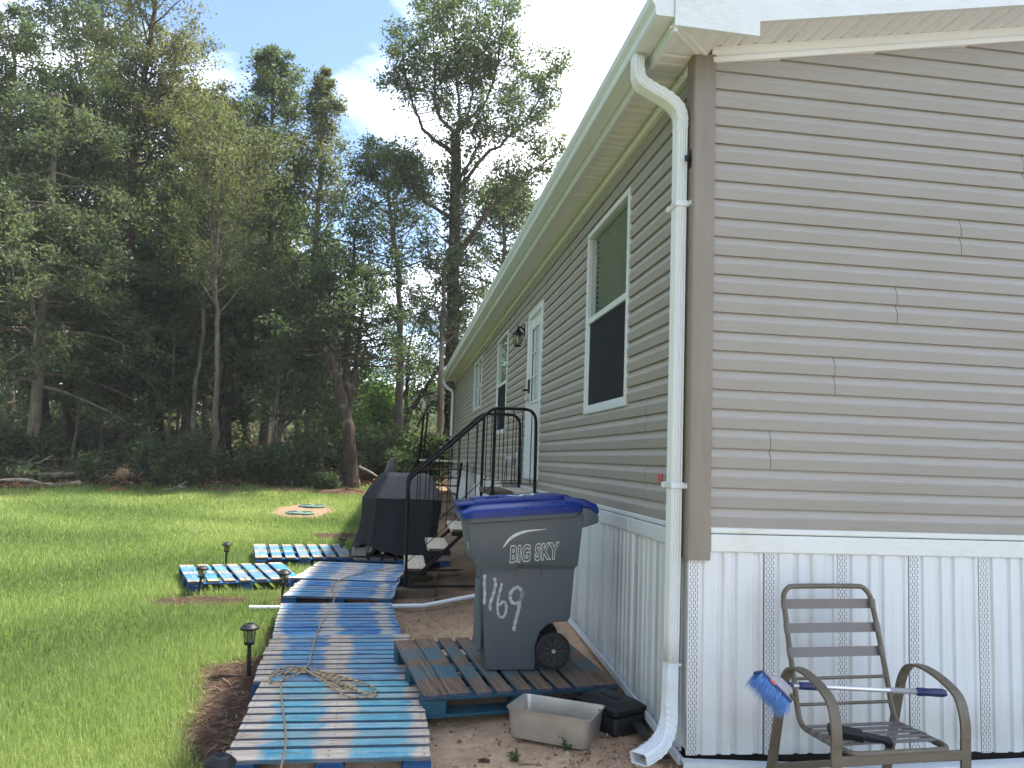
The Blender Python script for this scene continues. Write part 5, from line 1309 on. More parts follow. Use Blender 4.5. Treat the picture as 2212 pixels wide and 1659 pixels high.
# --- individual trees, front row (base pixel column and depth; the depth follows the lawn edge at about y = 16)
D = 21.5
tree('tree', 'pale grey-trunked tree with drooping leafy branches at the left wood edge', [(pts(D, (68, 985), (85, 800), (95, 640), (110, 440), (130, 200)), .19, .05), (pts(D, (85, 800), (60, 600, -1), (30, 400, -1.5)), .09, .03, .2, .6)],
     'grey', 'pale', 1, nbr=105, blen=(3.6, 1.9), t0=.20, leaves=32000, lsize=.17, clr=.42, elev=(-.25, .35), lift=-.45, droop=.9)
D = 24
tree('tree', 'very tall dark straight trunk with yellowing open top beside the drooping tree', [(pts(D, (278, 965), (275, 800), (280, 600), (285, 400), (305, 230), (330, 60), (345, -120)), .23, .05), (pts(D, (300, 250), (345, 190), (400, 110, 1)), .06, .02, .3, .25), (pts(D, (282, 420), (330, 330), (370, 270)), .05, .02, .3, .2)],
     'olive', 'dark', 2, nbr=75, blen=(2.1, 1.7), t0=.50, leaves=15000, lsize=.15, clr=.40, elev=(.2, .9), lift=.4, tint_shift=.12)
D = 20
tree('tree', 'slender pale straight-trunked tree with wiry upswept branches at the lawn edge', [(pts(D, (461, 1018), (466, 870), (470, 700), (467, 560), (478, 430), (480, 260)), .105, .018), (pts(D, (467, 560), (450, 460), (430, 340, .6), (400, 230, 1)), .030, .008, .35, .6), (pts(D, (470, 590), (510, 490), (560, 410, -1), (600, 330, -1)), .030, .008, .35, .6), (pts(D, (468, 540), (455, 400), (440, 260, -.8)), .026, .008, .35, .5)],
     'olive', 'grey', 3, nbr=80, blen=(1.7, .8), t0=.42, leaves=8000, lsize=.125, clr=.36, elev=(.35, 1.0), lift=.45)
D = 22
tree('tree', 'thin curved sapling trunk standing just left of the pale straight tree', [(pts(D, (420, 965), (418, 870), (437, 740), (440, 640), (455, 540), (450, 400)), .085, .03)], 'mid', 'grey', 4, nbr=34, blen=(1.6, 1.0), t0=.5, leaves=5500, lsize=.14, clr=.38)
D = 24.5
tree('tree', 'dark twin-stemmed trunk standing just right of the pale straight tree', [(pts(D, (485, 955), (497, 800), (505, 640), (512, 430), (515, 300)), .20, .05), (pts(D, (470, 950), (478, 800), (480, 620)), .11, .05, .5, .2)], 'deep', 'dark', 5, nbr=60, blen=(2.6, 1.2), t0=.42, leaves=14000, lsize=.15, clr=.42)
D = 20.2
tree('tree', 'thick leaning forked trunk by the clay bank behind the grill', [(pts(D, (762, 1022), (752, 930), (738, 860), (714, 780), (690, 725), (668, 650, .5), (640, 560, 1)), .21, .06), (pts(D, (752, 930, .3), (752, 860, .5), (748, 790, .7), (752, 700, 1), (760, 600, 1), (770, 470, 1)), .15, .04, .4, 1), (pts(D, (752, 870, .5), (768, 800, .7), (776, 720, .9), (790, 640, 1), (800, 540, 1)), .10, .03, .4, .8)],
     'deep', 'dark', 6, nbr=85, blen=(2.2, 1.3), t0=.5, leaves=15000, lsize=.15, clr=.40, elev=(-.1, .6), lift=.1)
D = 26
tree('tree', 'tall broad ivy-wrapped sweetgum with wide forked limbs behind the house end', [
    (pts(D, (975, 985), (978, 800), (980, 600), (984, 450), (985, 330), (983, 285)), .25, .15, .42, .55),
    (pts(D, (984, 335), (950, 310), (918, 285), (900, 245), (880, 180), (866, 80)), .085, .02, .52, 1.0),
    (pts(D, (984, 290), (955, 262), (940, 225), (938, 130, 1), (935, 5, 1)), .075, .02, .52, 1.0),
    (pts(D, (985, 290), (992, 240), (985, 140, -1), (975, -30, -1)), .065, .02, .48, 1.0),
    (pts(D, (986, 288), (1010, 250), (1022, 160), (1032, -25, 1)), .07, .02, .48, 1.0),
    (pts(D, (986, 285), (1025, 245), (1052, 215), (1075, 130, -1), (1090, 5, -1)), .075, .02, .52, 1.0),
    (pts(D, (985, 420), (1040, 345), (1090, 305), (1150, 240, 1), (1195, 130, 1)), .085, .02, .45, 1.2),
    (pts(D, (985, 400), (1010, 360), (1040, 300, -1), (1075, 260, -1)), .08, .02, .4, .5),
    (pts(D, (983, 470), (940, 450), (890, 400, -1), (850, 330, -1)), .08, .02, .4, .8),
    (pts(D, (985, 560), (1050, 460), (1110, 410, 1), (1200, 330, 1)), .10, .02, .4, 1.0)],
     'mid', 'dark', 7, nbr=210, blen=(1.45, .8), t0=.35, leaves=25000, lsize=.165, clr=.46, elev=(0, .9), lift=.3)
tree('tree', 'slim pale trunk rising beside the ivy-wrapped sweetgum', [(pts(23.5, (948, 990), (952, 850), (955, 700), (962, 560)), .12, .05)], 'mid', 'pale', 8, nbr=26, blen=(1.5, 1), t0=.55, leaves=4500, lsize=.15, clr=.4)
# ivy round the sweetgum trunk
rng = np.random.default_rng(77); n = 2600; tt = rng.uniform(0, 1, n); P = np.array(bez(pts(26, (975, 985), (978, 800), (980, 600), (984, 450), (985, 330)), 12)); idx = np.clip((tt*(len(P)-1)).astype(int), 0, len(P)-1)
a = rng.uniform(0, 2*PI, n); rr = .25+rng.uniform(0, .26, n)*(1-tt*.4); V, Fq, ti = leafquads(P[idx]+np.stack([rr*np.cos(a), rr*np.sin(a), rng.normal(0, .2, n)], 1), .15, rng)
iv = [o for o in bpy.data.objects if o.get('label', '').startswith('tall broad ivy')][0]; iv_ = link('ivy', big('ivy', V, Fq, ti), LF['deep'], iv)
# conical tall trees behind the front row
def cone(t): return max(.16, 3.5*(1-t)**.66)
tree('tree', 'tall conical tree with the highest dark spire between the pale tree and open sky', [(pts(29, (575, 960), (585, 600), (588, 300), (590, 108)), .22, .02)], 'mid', 'grey', 9, nbr=70, t0=.25, leaves=14000, lsize=.18, clr=.46, env=cone, elev=(.1, .9), lift=.45)
tree('tree', 'narrow conical tree with an open spire beside the ivy-wrapped sweetgum', [(pts(28, (668, 960), (680, 600), (692, 350), (700, 138)), .17, .02)], 'olive', 'grey', 10, nbr=48, t0=.42, leaves=8000, lsize=.16, clr=.42, env=lambda t: max(.14, 2.6*(1-t)**.68), elev=(.2, 1.0), lift=.5)
tree('tree', 'rounded open-topped tree behind the wiry pale tree', [(pts(27, (405, 960), (415, 600), (400, 330), (385, 200)), .2, .03), (pts(27, (412, 500), (450, 330, 1), (470, 215, 1)), .08, .02, .3, .6)], 'olive', 'grey', 11, nbr=75, t0=.35, leaves=13000, lsize=.16, clr=.42, blen=(2.4, .7), elev=(.2, .9), lift=.4, tint_shift=.08)
tree('tree', 'dense dark round-crowned tree at the far left above the drooping branches', [(pts(25, (150, 960), (150, 700), (140, 420), (150, 190)), .26, .04), (pts(25, (148, 600), (200, 380, -1), (235, 200, -1)), .1, .03, .3, .7), (pts(25, (148, 600), (80, 420, 1), (40, 230, 1)), .1, .03, .3, .7)], 'deep', 'dark', 12, nbr=120, t0=.25, leaves=25000, lsize=.17, clr=.45, blen=(3.4, 1.4), elev=(0, .8), lift=.25)
tree('tree', 'tall blue-green crown rising above the dense round tree', [(pts(32, (200, 960), (205, 600), (215, 250), (225, -120)), .25, .04), (pts(32, (210, 300), (160, 120, 1), (130, -20, 1)), .08, .02, .3, .5)], 'mid', 'grey', 13, nbr=90, t0=.42, leaves=17000, lsize=.20, clr=.48, blen=(2.6, 1.6), elev=(.1, .8), lift=.3)
tree('tree', 'bare-tipped tree leaning out at the extreme left against the cloud', [(pts(23, (-60, 960), (-40, 700), (-10, 400), (30, 170), (18, 40)), .2, .02), (pts(23, (-10, 400), (-70, 250, 1), (-110, 100, 1)), .08, .02, .3, .6)], 'deep', 'grey', 14, nbr=85, t0=.3, leaves=15000, lsize=.16, clr=.42, blen=(2.8, .6), elev=(-.1, .6), lift=.2)
tree('tree', 'small multi-stemmed tree with fanning bare limbs before the white trailer', [(pts(31, (868, 955), (880, 905), (905, 860), (945, 800), (985, 760)), .14, .04, .5), (pts(31, (875, 915), (878, 860), (880, 780), (895, 700)), .10, .03, .5), (pts(31, (880, 905), (925, 880), (965, 860)), .07, .02, .6, .4), (pts(31, (830, 955), (850, 900), (880, 830), (882, 770)), .11, .03, .6, .6)], 'deep', 'dark', 15, nbr=44, blen=(1.9, 1.1), t0=.5, leaves=4500, lsize=.18, clr=.45, elev=(-.1, .6))
tree('tree', 'mid-height leafy tree filling between the leaning trunk and the sweetgum', [(pts(27, (860, 960), (865, 760), (860, 600), (840, 440), (830, 350)), .16, .03)], 'deep', 'grey', 16, nbr=55, t0=.52, leaves=7000, lsize=.16, clr=.42, blen=(2.7, .8), elev=(0, .7))
tree('tree', 'leafy young tree under the house eave line beyond the far corner', [(pts(30, (1075, 960), (1080, 700), (1090, 500), (1100, 420)), .15, .03)], 'mid', 'grey', 17, nbr=85, t0=.2, leaves=13000, lsize=.17, clr=.42, blen=(3.0, .9), elev=(0, .7))
# --- deeper forest trees: look-alikes
gl = 'trees standing deep in the dark wood'; lab = 'dark green tree standing deep in the wood behind the front row'
rg2 = np.random.default_rng(21); k = 0
for (px, D, hpx) in ((-150, 30, 250), (20, 35, 330), (95, 31, 350), (250, 34, 330), (345, 30, 420), (440, 35, 380), (530, 32, 420), (610, 35, 430), (300, 40, 300), (120, 42, 260), (-60, 41, 240), (480, 43, 330), (560, 45, 400), (-230, 36, 260), (380, 46, 350), (200, 27.5, 480), (325, 27, 560), (600, 26.5, 620)):
    b0 = gp_(px, D); top = ond(px+rg2.uniform(-15, 15), hpx, D); midp = (b0+top)/2+rg2.normal(0, .25, 3)
    tree('forest_tree', lab, [([b0, midp, top], rg2.uniform(.13, .24), .03)], ('mid', 'mid', 'deep')[k % 3], ('dark', 'grey')[k % 2], 100+k, nbr=46, blen=(3.2, 1.3), t0=.18, leaves=8000, lsize=.28, clr=.6, elev=(-.15, .6), group=gl, twigs=3); k += 1
# thin pole trunks in the gloom
for (px, D, ph) in ((355, 25, 700), (585, 23, 760), (640, 24, 740), (525, 28, 640), (225, 26, 700), (385, 29, 600), (160, 24, 720), (602, 27, 700), (300, 28, 640), (695, 25, 760)):
    b0 = gp_(px, D); top = ond(px+rg2.uniform(-25, 25), ph, D)
    tree('sapling', 'thin bare-stemmed sapling in the shade under the forest canopy', [([b0, (b0+top)/2+rg2.normal(0, .12, 3), top], .06, .02)], 'mid', 'grey', 200+k, nbr=14, blen=(1.2, .8), t0=.35, leaves=1300, lsize=.15, clr=.4, group='saplings under the canopy', twigs=3); k += 1

# --- understory: one leafy mass that nobody could count
def understory():
    rng = np.random.default_rng(8); n = 46000
    px = rng.uniform(-450, 1010, n); D = 20.5+rng.uniform(0, 1, n)**1.4*26
    P = CAM[None]+np.stack([ray(a, 960) for a in px])*D[:, None]; P[:, 2] = ground_z(P[:, 0], P[:, 1])
    hgt = np.where(px > 520, 1.5, 1.0)*(.6+.7*np.sin(P[:, 0]*1.3)*np.sin(P[:, 1]*.9+P[:, 0])**2+.35*np.sin(P[:, 0]*3.1+P[:, 1]*2))
    keep = P[:, 1] > wood_edge(P[:, 0])+1.3; P = P[keep]; hgt = hgt[keep]; n = len(P)
    P[:, 2] += np.clip(hgt, .25, 2.2)*rng.uniform(0, 1, n)**.8
    h = (P[:, 0] < .2) | (P[:, 1] > 20); P = P[h]
    V, Fq, ti = leafquads(P, .17, rng, clump=.12*np.sin(P[:, 0]*1.7+P[:, 1]))
    setp(link('undergrowth', big('undergrowth', V, Fq, ti), LF['mid']), 'low leafy undergrowth covering the slope under the trees', 'undergrowth', kind='stuff')
understory()
def far_wood():
    """the far side of the wood: one mass of foliage and stems that closes the view between the trunks"""
    rng = np.random.default_rng(18); n = 42000
    px = np.concatenate([rng.uniform(-700, 745, int(n*.86)), rng.uniform(745, 1010, n-int(n*.86))]); D = rng.uniform(46, 62, n)
    P = CAM[None]+np.stack([ray(a, 960) for a in px])*D[:, None]; g0 = ground_z(P[:, 0], P[:, 1])
    top = np.where(px < 745, 9+2.5*np.sin(P[:, 0]*.35)+1.5*np.sin(P[:, 0]*.9+1), 2.2+.8*np.sin(P[:, 0]*.8)); P[:, 2] = g0+top*rng.uniform(0, 1, n)
    V, Fq, ti = leafquads(P, .55, rng, clump=.12*np.sin(P[:, 0]*.6+P[:, 2]))
    setp(link('far_wood', big('far_wood', V, Fq, ti), LF['deep']), 'far-off mass of dark woodland foliage behind the trees', 'woodland', kind='stuff')
far_wood()
def shade_wood():
    """more wood on the left, out of view, added to darken the long wall"""
    rng = np.random.default_rng(28); n = 15000; x = rng.uniform(-23, -14.5, n); y = rng.uniform(-30, 14, n); z = ground_z(x, y)+rng.uniform(0, 1, n)**.9*(15+2*np.sin(y*.5))
    V, Fq, ti = leafquads(np.stack([x, y, z], 1), .6, rng); setp(link('shade_wood', big('shade_wood', V, Fq, ti), LF['mid']), 'unseen wood added beyond the left edge of view to shade the long wall', 'woodland', kind='stuff')
shade_wood()  # unseen foliage mass, added to block sky light from the left
def leaf_litter():
    rng = np.random.default_rng(19); n = 16000; px = rng.uniform(-200, 900, n); D = rng.uniform(18.6, 26, n)
    P = CAM[None]+np.stack([ray(a, 960) for a in px])*D[:, None]; P = P[(P[:, 1] > wood_edge(P[:, 0])-.3+.4*np.sin(P[:, 0]*1.1)) & (P[:, 1] < 22)]; P[:, 2] = ground_z(P[:, 0], P[:, 1])+rng.uniform(.005, .16, len(P))
    V, Fq, ti = leafquads(P, .10, rng, up=1.5, droop=0)
    m = G('dry_leaf'); at = m.n('ShaderNodeAttribute'); at.attribute_name = 'tint'; m.set(m.ramp(at.outputs['Fac'], [(0, srgb(70, 50, 38)), (.5, srgb(122, 92, 68)), (.8, srgb(150, 118, 88)), (1, srgb(90, 104, 56))]), .9, spec=.1)
    setp(link('leaf_litter', big('leaf_litter', V, Fq, ti), m.m), 'brown fallen leaves carpeting the ground at the wood edge', 'leaf litter', kind='stuff')
leaf_litter()
# --- shrubs and weeds at the wood edge
def shrub(name, label, px, D, w_, h_, leafkey, seed, n=1800, ls=.11, stems=9, group=None, cat='shrub', P=None):
    if D < 21.2: D += 1.6
    rng = np.random.default_rng(seed); b0 = gp_(px, D) if P is None else np.array(P, float); r = wroot(name, tuple(b0), label, cat, group); wd = B(); C_ = []
    for s in range(stems):
        a = rng.uniform(0, 2*PI); q_ = rng.uniform(.1, 1); tip = b0+np.array([math.cos(a)*w_*.5*q_, math.sin(a)*w_*.5*q_, h_*(1-.45*q_*q_)*rng.uniform(.8, 1.1)])
        m_ = (b0*.6+tip*.4)+rng.normal(0, .05, 3)*h_; path = bez([b0+rng.normal(0, .03, 3)*w_, m_, tip], 4); wd.tube(path, list(np.linspace(.012*h_+.003, .004, len(path))), 4, cap=False)
        C_ += [np.array(p) for p in path[2:]]
    C_ = np.array(C_); wd.build('stems', BARK['grey'], r); k = rng.integers(0, len(C_), n)
    V, Fq, ti = leafquads(C_[k]+rng.normal(0, 1, (n, 3))*np.array([w_*.10, w_*.10, h_*.06]), ls, rng, up=.2, droop=.5, clump=rng.normal(0, .12, len(C_))[k])
    link('foliage', big('foliage', V, Fq, ti), LF[leafkey], r); return r
shrub('shrub', 'tall bushy green weed shrub at the lawn edge beside the root ball', 318, 19.8, 1.0, 1.35, 'mid', 31, 3000, .12)
shrub('shrub', 'leafy upright weed between the fallen log end and the orange clay', 190, 18.9, .55, .95, 'mid', 32, 1500, .11)
shrub('shrub', 'slender young shrub in front of the tall bushy weed', 348, 18.7, .5, .8, 'mid', 33, 900, .1, 5)
shrub('shrub', 'low weedy clump left of the pale straight trunk', 395, 19.0, .8, .65, 'grey', 34, 1500, .1)
shrub('shrub', 'grey-green bush behind the pale straight trunk', 425, 21.5, 1.6, 1.3, 'grey', 35, 3000, .1)
shrub('shrub', 'dark low evergreen shrub left of the leaning forked trunk', 705, 19.9, .9, .55, 'deep', 36, 2200, .1)
shrub('shrub', 'bushy weed right of the pale straight trunk', 540, 20.5, 1.2, 1.0, 'mid', 37, 2400, .11)
shrub('shrub', 'weedy bush between the pale straight trunk and the leaning trunk', 600, 21.0, 1.4, 1.1, 'grey', 38, 2600, .1)
shrub('shrub', 'tall thicket shrub just left of the leaning forked trunk', 665, 22.0, 1.6, 1.6, 'mid', 39, 3200, .12)
shrub('shrub', 'sunlit yellow-green fern-like bush on the slope left of the leaning trunk', 705, 27, 2.6, 2.3, 'bright', 40, 3600, .17)
shrub('shrub', 'sunlit yellow-green bush seen between the leaning trunk and the fanning limbs', 800, 30, 2.6, 2.6, 'bright', 41, 3600, .18)
shrub('shrub', 'bushy green growth on the slope right of the leaning trunk', 845, 25, 2.6, 1.6, 'mid', 42, 3600, .15)
shrub('shrub', 'dark thicket beside the back steps below the sweetgum', 915, 22.5, 1.8, 1.7, 'deep', 43, 3200, .14)
shrub('shrub', 'round pale-green treetop bush far behind the leaning trunk', 770, 42, 4.5, 3.2, 'bright', 44, 4200, .22)
shrub('shrub', 'pale-green distant bush behind the fanning limbs', 850, 46, 6.0, 2.4, 'bright', 45, 4200, .24)
shrub('shrub', 'dark shrub at the far left behind the brush pile', 20, 20.5, 1.8, 1.3, 'deep', 46, 2600, .13)
# --- fallen logs and branches at the left edge
def log(name, label, D, pp, r0, r1, mat, twigs=(), cat='log', group=None):
    D += 1.2; P = [ond(*p, D) for p in pp]; zmin = [gz(p[0], p[1]) for p in P]
    for p, z in zip(P, zmin): p[2] = max(p[2], z+r1*.5)
    r = wroot(name, tuple(P[0]), label, cat, group); b = B(); path = bez(P, 6); b.tube(path, list(np.linspace(r0, r1, len(path))), 10); b.build('stem', mat, r, smooth=50)
    for tw in twigs:
        b = B(); path = bez([ond(*p, D+dd) for p, dd in tw], 5); b.tube(path, list(np.linspace(.028, .008, len(path))), 6); b.build('branch', mat, r, smooth=50)
log('fallen_log', 'long straight grey fallen log lying at the left lawn edge', 19.6, [(-60, 1032), (40, 1029), (120, 1027), (172, 1026)], .085, .075, BARK['grey'])
log('fallen_branch', 'crooked pale fallen branch lying in front of the grey log', 18.9, [(-20, 1040), (50, 1037), (95, 1046), (130, 1048), (172, 1042)], .05, .055, BARK['dead'], [[((70, 1042), 0), ((55, 1052), -.1), ((30, 1056), -.2)]])
log('fallen_branch', 'forked bare branch leaning over the grey log into the brush', 20.2, [(-30, 1026), (30, 1015), (75, 1003), (112, 985)], .05, .02, BARK['dead'], [[((40, 1012), 0), ((65, 995), .2), ((82, 982), .3)], [((15, 1018), 0), ((40, 1000), .2), ((58, 986), .2)], [((0, 1022), 0), ((22, 1005), .1), ((40, 992), .1)]])
log('fallen_branch', 'small forked dry branch on the soil bank beside the pale straight trunk', 18.6, [(352, 1058), (372, 1056), (392, 1047), (404, 1040)], .022, .014, BARK['dead'], [[((385, 1050), 0), ((396, 1052), -.1), ((402, 1048), -.1)]])
log('fallen_branch', 'pale broken limb propped against the bank by the leaning trunk', 19.8, [(775, 1008), (800, 1020), (818, 1032)], .035, .025, BARK['dead'])
brush = wroot('brush_pile', tuple(gp_(195, 21)), 'tangle of thin bare brown branches piled behind the leafy weed', 'brush pile'); b = B(); rng = np.random.default_rng(4)
for k in range(46):
    p = gp_(rng.uniform(120, 270), rng.uniform(20.4, 22)); az = rng.uniform(0, 2*PI); el = rng.uniform(.05, .6); L_ = rng.uniform(.8, 2.0)
    path = arc(p+np.array([0, 0, rng.uniform(.1, .5)]), (math.cos(az), math.sin(az)*.6, math.sin(el)), L_, rng, -.4, 6, .12); b.tube(path, list(np.linspace(.014, .004, 6)), 4, cap=False)
b.build('branches', BARK['grey'], brush, smooth=60)['kind'] = 'stuff'
# upturned root ball and clay heaps
CLAY = pm('orange_clay', srgb(150, 88, 60), srgb(104, 64, 48), 7, .95, .8, bdist=.05); TANR = pm('root_fibre', srgb(176, 142, 106), srgb(120, 92, 70), 9, .95, .4)
rbp = ond(265, 1024, 20.4); rb = wroot('root_ball', tuple(rbp), 'small upturned root ball of tan roots above the orange clay', 'root ball'); b = B()
for k in range(60):
    dv_ = rng.normal(0, 1, 3)*np.array([1, 1, .55]); dv_[1] -= .3; path = arc(rbp+rng.normal(0, .13, 3)*np.array([1, 1, .6]), dv_, rng.uniform(.08, .30), rng, -.2, 5, .3); b.tube(path, list(np.linspace(.016, .004, 5)), 4, cap=False)
b.build('roots', TANR, rb, smooth=60)['kind'] = 'stuff'
b = B(); b.lathe([(.0, -.14), (.14, -.11), (.18, .0), (.13, .11), (.0, .15)], 12, tuple(rbp)); b.build('soil_core', TANR, rb, smooth=60)
def heap(name, label, px, D, rx_, ry_, h_, mat, seed, cat='soil heap'):
    rg = np.random.default_rng(seed); c0 = gp_(px, D+1.1); V = []; n = 26; m = 9
    for i in range(m):
        t = i/(m-1)
        for k in range(n):
            a = 2*PI*k/n; f = 1+.22*math.sin(3*a+seed)+.12*math.sin(7*a); V.append((c0[0]+rx_*f*(1-t)*math.cos(a)+rg.normal(0, .02), c0[1]+ry_*f*(1-t)*math.sin(a)+rg.normal(0, .02), c0[2]-.05+h_*(1-(1-t)**2)+rg.normal(0, .018)))
    r = wroot(name, tuple(c0), label, cat); link('earth', raw('earth', V, [(i*n+k, i*n+(k+1) % n, (i+1)*n+(k+1) % n, (i+1)*n+k) for i in range(m-1) for k in range(n)], True), mat, r)
heap('clay_heap', 'orange clay heap under the small root ball', 262, 18.9, .65, .40, .15, CLAY, 1)
LITT = pm('litter_soil', srgb(120, 88, 66), srgb(76, 56, 44), 12, .95, .9, bdist=.05)
heap('soil_bank', 'brown leafy soil bank at the foot of the pale straight trunk', 445, 19.4, 1.7, .6, .13, LITT, 2); heap('soil_bank', 'brown clay bank at the foot of the leaning forked trunk', 752, 20.0, 1.2, .6, .22, LITT, 3)
heap('soil_bank', 'brown soil bank with weeds between the pale straight and leaning trunks', 610, 20.3, 1.8, .7, .15, LITT, 5); heap('soil_bank', 'low earth bank behind the grey fallen log', 110, 20.0, 2.4, .7, .16, LITT, 6)
# --- white trailer house glimpsed through the trees
far = wroot('far_house', tuple(gp_(880, 47)), 'pale trailer house glimpsed through the trees beyond the slope', 'house'); c0 = gp_(880, 47); b = B()
b.box(c0[0]-2.2, c0[0]+5, c0[1], c0[1]+4, c0[2]-.5, c0[2]+1.9); b.build('wall', CREAM, far)
b = B(); b.prism([(c0[0]-2.6, c0[2]+1.9), (c0[0]+5.4, c0[2]+1.9), (c0[0]+5.2, c0[2]+2.05), (c0[0]-2.4, c0[2]+2.05)], c0[1]-.3, c0[1]+4.3); b.build('roof', WALU, far)
for k in range(6):
    b = B(); zz = c0[2]+.1+.3*k; b.box(c0[0]-2.2, c0[0]+5, c0[1]-.03, c0[1]-.005, zz, zz+.28); b.build('siding_panel', CREAM, far)
b = B(); b.box(c0[0]+1.0, c0[0]+1.9, c0[1]-.06, c0[1]-.02, c0[2]+.7, c0[2]+1.5); b.build('window', SCREEN, far)

# --- lawn grass
def grass():
    rng = np.random.default_rng(3); V = []; T = []
    n = 1000000
    D = 2.3*np.exp(rng.uniform(0, 1, n)*math.log(23/2.3)); ang = rng.uniform(-.82, .10, n)
    x = CAM[0]+D*np.sin(ang+yaw*0); y = CAM[1]+D*np.cos(ang)
    lm = lawn_mask(x, y); pat = .5+.5*np.sin(x*1.9+1.3*np.sin(y*1.1))*np.sin(y*1.6+x*.7)
    keep = (rng.uniform(0, 1, n) < (lm*(.55+.45*pat)+.0015*(y < 15))) & (y > -4.5) & (x < -.4) & (y < 20)
    for o in allp:      # leave room for the pallets
        r = 0.66; keep &= ~((np.abs(x-o.location.x) < .5) & (np.abs(y-o.location.y) < .5))
    keep &= ~(np.any([np.hypot(x-o.location.x, y-o.location.y) < .36 for o in bpy.data.objects if o.name.startswith('septic_lid')], axis=0))
    x, y, D, pat = x[keep], y[keep], D[keep], pat[keep]; n = len(x); z = ground_z(x, y)
    tall = np.clip(rng.normal(1, .3, n), .4, 2)*(1+.25*pat)
    tall = tall*(1+1.3*sst(-1.6, .2, y-wood_edge(x))*rng.uniform(.3, 1.2, n))
    tuft = (np.sin(x*5.1+2*np.sin(y*2.3))*np.sin(y*4.3+x*1.7) > .93) & (D > 4) & (D < 14); tall = np.where(tuft & (rng.uniform(0, 1, n) < .07), tall*2.1, tall)
    h = .040*tall*(1+.02*D); wd = np.maximum(.0013, .00036*D)*rng.uniform(.7, 1.3, n)
    az = rng.uniform(0, 2*PI, n); lean = np.clip(np.abs(rng.normal(0, .6, n)), 0, 1.25); dx, dy = np.cos(az), np.sin(az)
    bx, by = -dy*wd, dx*wd
    p0 = np.stack([x-bx, y-by, z-.004], 1); p1 = np.stack([x+bx, y+by, z-.004], 1)
    tip = np.stack([x+dx*h*lean, y+dy*h*lean, z+h*np.clip(1.15-lean*.45, .35, 1)], 1)
    Vv = np.stack([p0, p1, tip], 1).reshape(-1, 3); Fq = np.arange(3*n).reshape(-1, 3)
    pat2 = np.sin(x*.9+2.1*np.sin(y*.53+.4))*np.sin(y*.8+1.2*np.sin(x*.7)); ti = np.clip(.44+.26*(pat-.5)+.30*pat2+rng.normal(0, .19, n), 0, 1); ti = np.where(tuft, ti*.85, ti)
    setp(link('lawn_grass', big('lawn_grass', Vv, Fq, np.repeat(ti, 3)), LF['grass']), 'short bright green lawn grass', 'grass', kind='stuff')
grass()
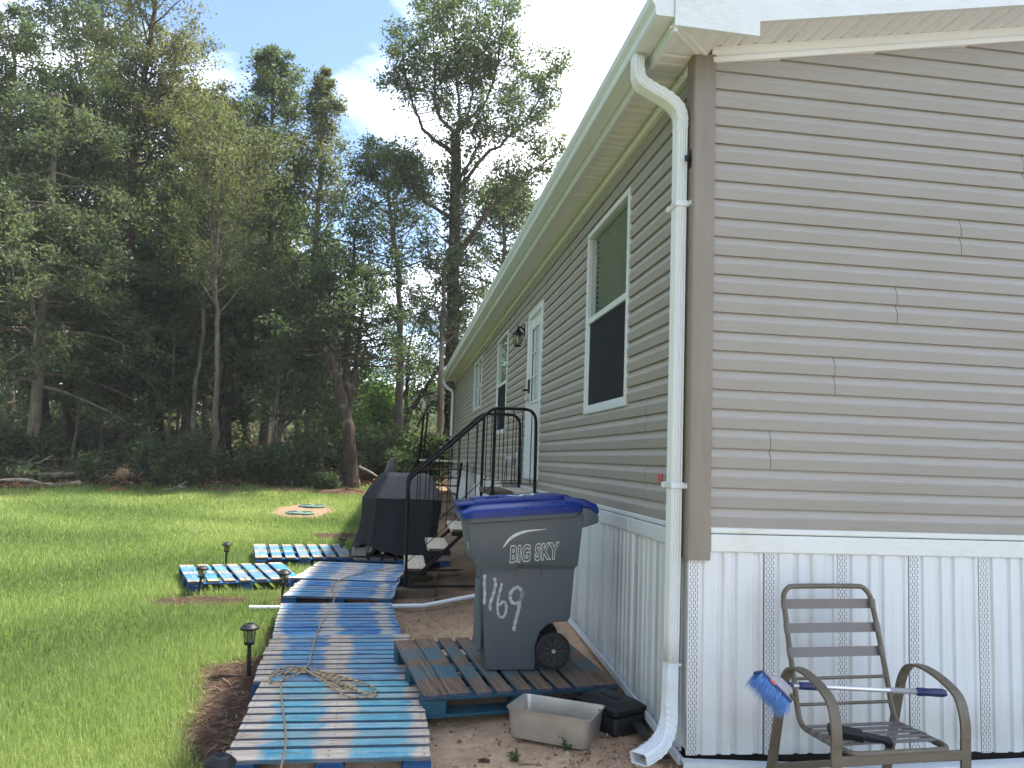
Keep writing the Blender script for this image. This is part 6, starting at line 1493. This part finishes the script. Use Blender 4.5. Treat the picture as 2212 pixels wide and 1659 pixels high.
# --- pine straw, dry leaves and gravel
def litter():
    rng = np.random.default_rng(12); n = 15000
    x = rng.uniform(-3.2, -.15, n); y = rng.uniform(-1.5, 9, n); lm = lawn_mask(x, y)
    dens = np.where(x < -2.2, .9, np.where(y > 2.3, .55, .07)); keep = (rng.uniform(0, 1, n) < dens*(1-lm)); x, y = x[keep], y[keep]; n = len(x)
    z = ground_z(x, y)+.006; L_ = rng.uniform(.03, .11, n); wd = rng.uniform(.0012, .0032, n); az = rng.uniform(0, 2*PI, n); dx, dy = np.cos(az), np.sin(az); dz = rng.normal(.004, .010, n)
    Vv = np.stack([np.stack([x-dx*L_/2-dy*wd, y-dy*L_/2+dx*wd, z], 1), np.stack([x-dx*L_/2+dy*wd, y-dy*L_/2-dx*wd, z], 1), np.stack([x+dx*L_/2+dy*wd, y+dy*L_/2-dx*wd, z+np.abs(dz)], 1), np.stack([x+dx*L_/2-dy*wd, y+dy*L_/2+dx*wd, z+np.abs(dz)], 1)], 1).reshape(-1, 3)
    m = G('straw'); at = m.n('ShaderNodeAttribute'); at.attribute_name = 'tint'; m.set(m.ramp(at.outputs['Fac'], [(0, srgb(54, 42, 35)), (.5, srgb(88, 70, 58)), (1, srgb(146, 122, 100))]), .9, spec=.1)
    setp(link('pine_straw', big('pine_straw', Vv, np.arange(4*n).reshape(-1, 4), np.repeat(rng.uniform(0, 1, n), 4)), m.m), 'brown pine straw and dry litter scattered on bare soil', 'litter', kind='stuff')
    # gravel
    bm = bmesh.new(); bmesh.ops.create_icosphere(bm, subdivisions=1, radius=1); base = np.array([v_.co[:] for v_ in bm.verts]); Fi = np.array([[v_.index for v_ in f.verts] for f in bm.faces]); bm.free()
    n = 10500; x = rng.uniform(-1.25, 1.9, n); y = rng.uniform(-1.0, 2.6, n)
    w1 = np.exp(-((x+.25)/.33)**2-((y+.05)/.40)**2)+.9*((x > -.15) & (y < -.02) & (y > -.7))+.12*(x < -.1)
    keep = (rng.uniform(0, 1, n) < w1) & ((x < -.06) | (y < -.08)); x, y = x[keep], y[keep]; n = len(x)
    s = rng.uniform(.005, .012, n)[:, None, None]*rng.uniform(.6, 1.3, (n, 1, 3)); Vv = base[None]*s*(1+rng.normal(0, .12, (n, len(base), 1)))+np.stack([x, y, ground_z(x, y)+.003], 1)[:, None]
    Fv = (Fi[None]+(np.arange(n)*len(base))[:, None, None]).reshape(-1, 3); ti = np.where((x > -.05) & (y < 0), rng.uniform(.55, 1, n), rng.uniform(0, .8, n))
    m = G('gravel_stone'); at = m.n('ShaderNodeAttribute'); at.attribute_name = 'tint'; m.set(m.ramp(at.outputs['Fac'], [(0, srgb(104, 76, 58)), (.45, srgb(158, 122, 96)), (.75, srgb(176, 164, 150)), (1, srgb(206, 202, 194))]), .85, spec=.2)
    setp(link('gravel', big('gravel', Vv.reshape(-1, 3), Fv, np.repeat(ti, len(base)), True), m.m), 'loose tan and grey gravel around the downspout and house corner', 'gravel', kind='stuff')
litter()
# small weeds by the tub and chair
for (px, py, s, lab) in ((1222, 1618, .07, 'tiny green weed in front of the aluminium tub'), (1118, 1590, .06, 'tiny green weed at the left end of the aluminium tub'), (1112, 1645, .05, 'sparse weed sprig in the sand before the tub'), (1985, 1652, .07, 'small grass tuft under the patio chair')):
    P = ong(px, py); shrub('weed', lab, 0, 0, s*2.0, s, 'bright', int(px), 160, .016, 7, cat='weed', P=P)
# --- thin haze: one even box of air, added to imitate lens flare
hz = G('veil_air'); hz.t.nodes.remove(hz.p); pv = hz.n('ShaderNodeVolumePrincipled'); pv.inputs['Color'].default_value = (.90, .95, 1.0, 1); pv.inputs['Density'].default_value = VEIL; pv.inputs['Anisotropy'].default_value = .2
hz.l(pv.outputs[0], hz.o.inputs['Volume'])
b = B(); b.box(-165, 165, -65, 265, -3, 26); o = b.build('veil', hz.m); setp(o, 'thin pale haze in the air over the lawn and wood', 'veil', kind='stuff')
bpy.context.view_layer.update()
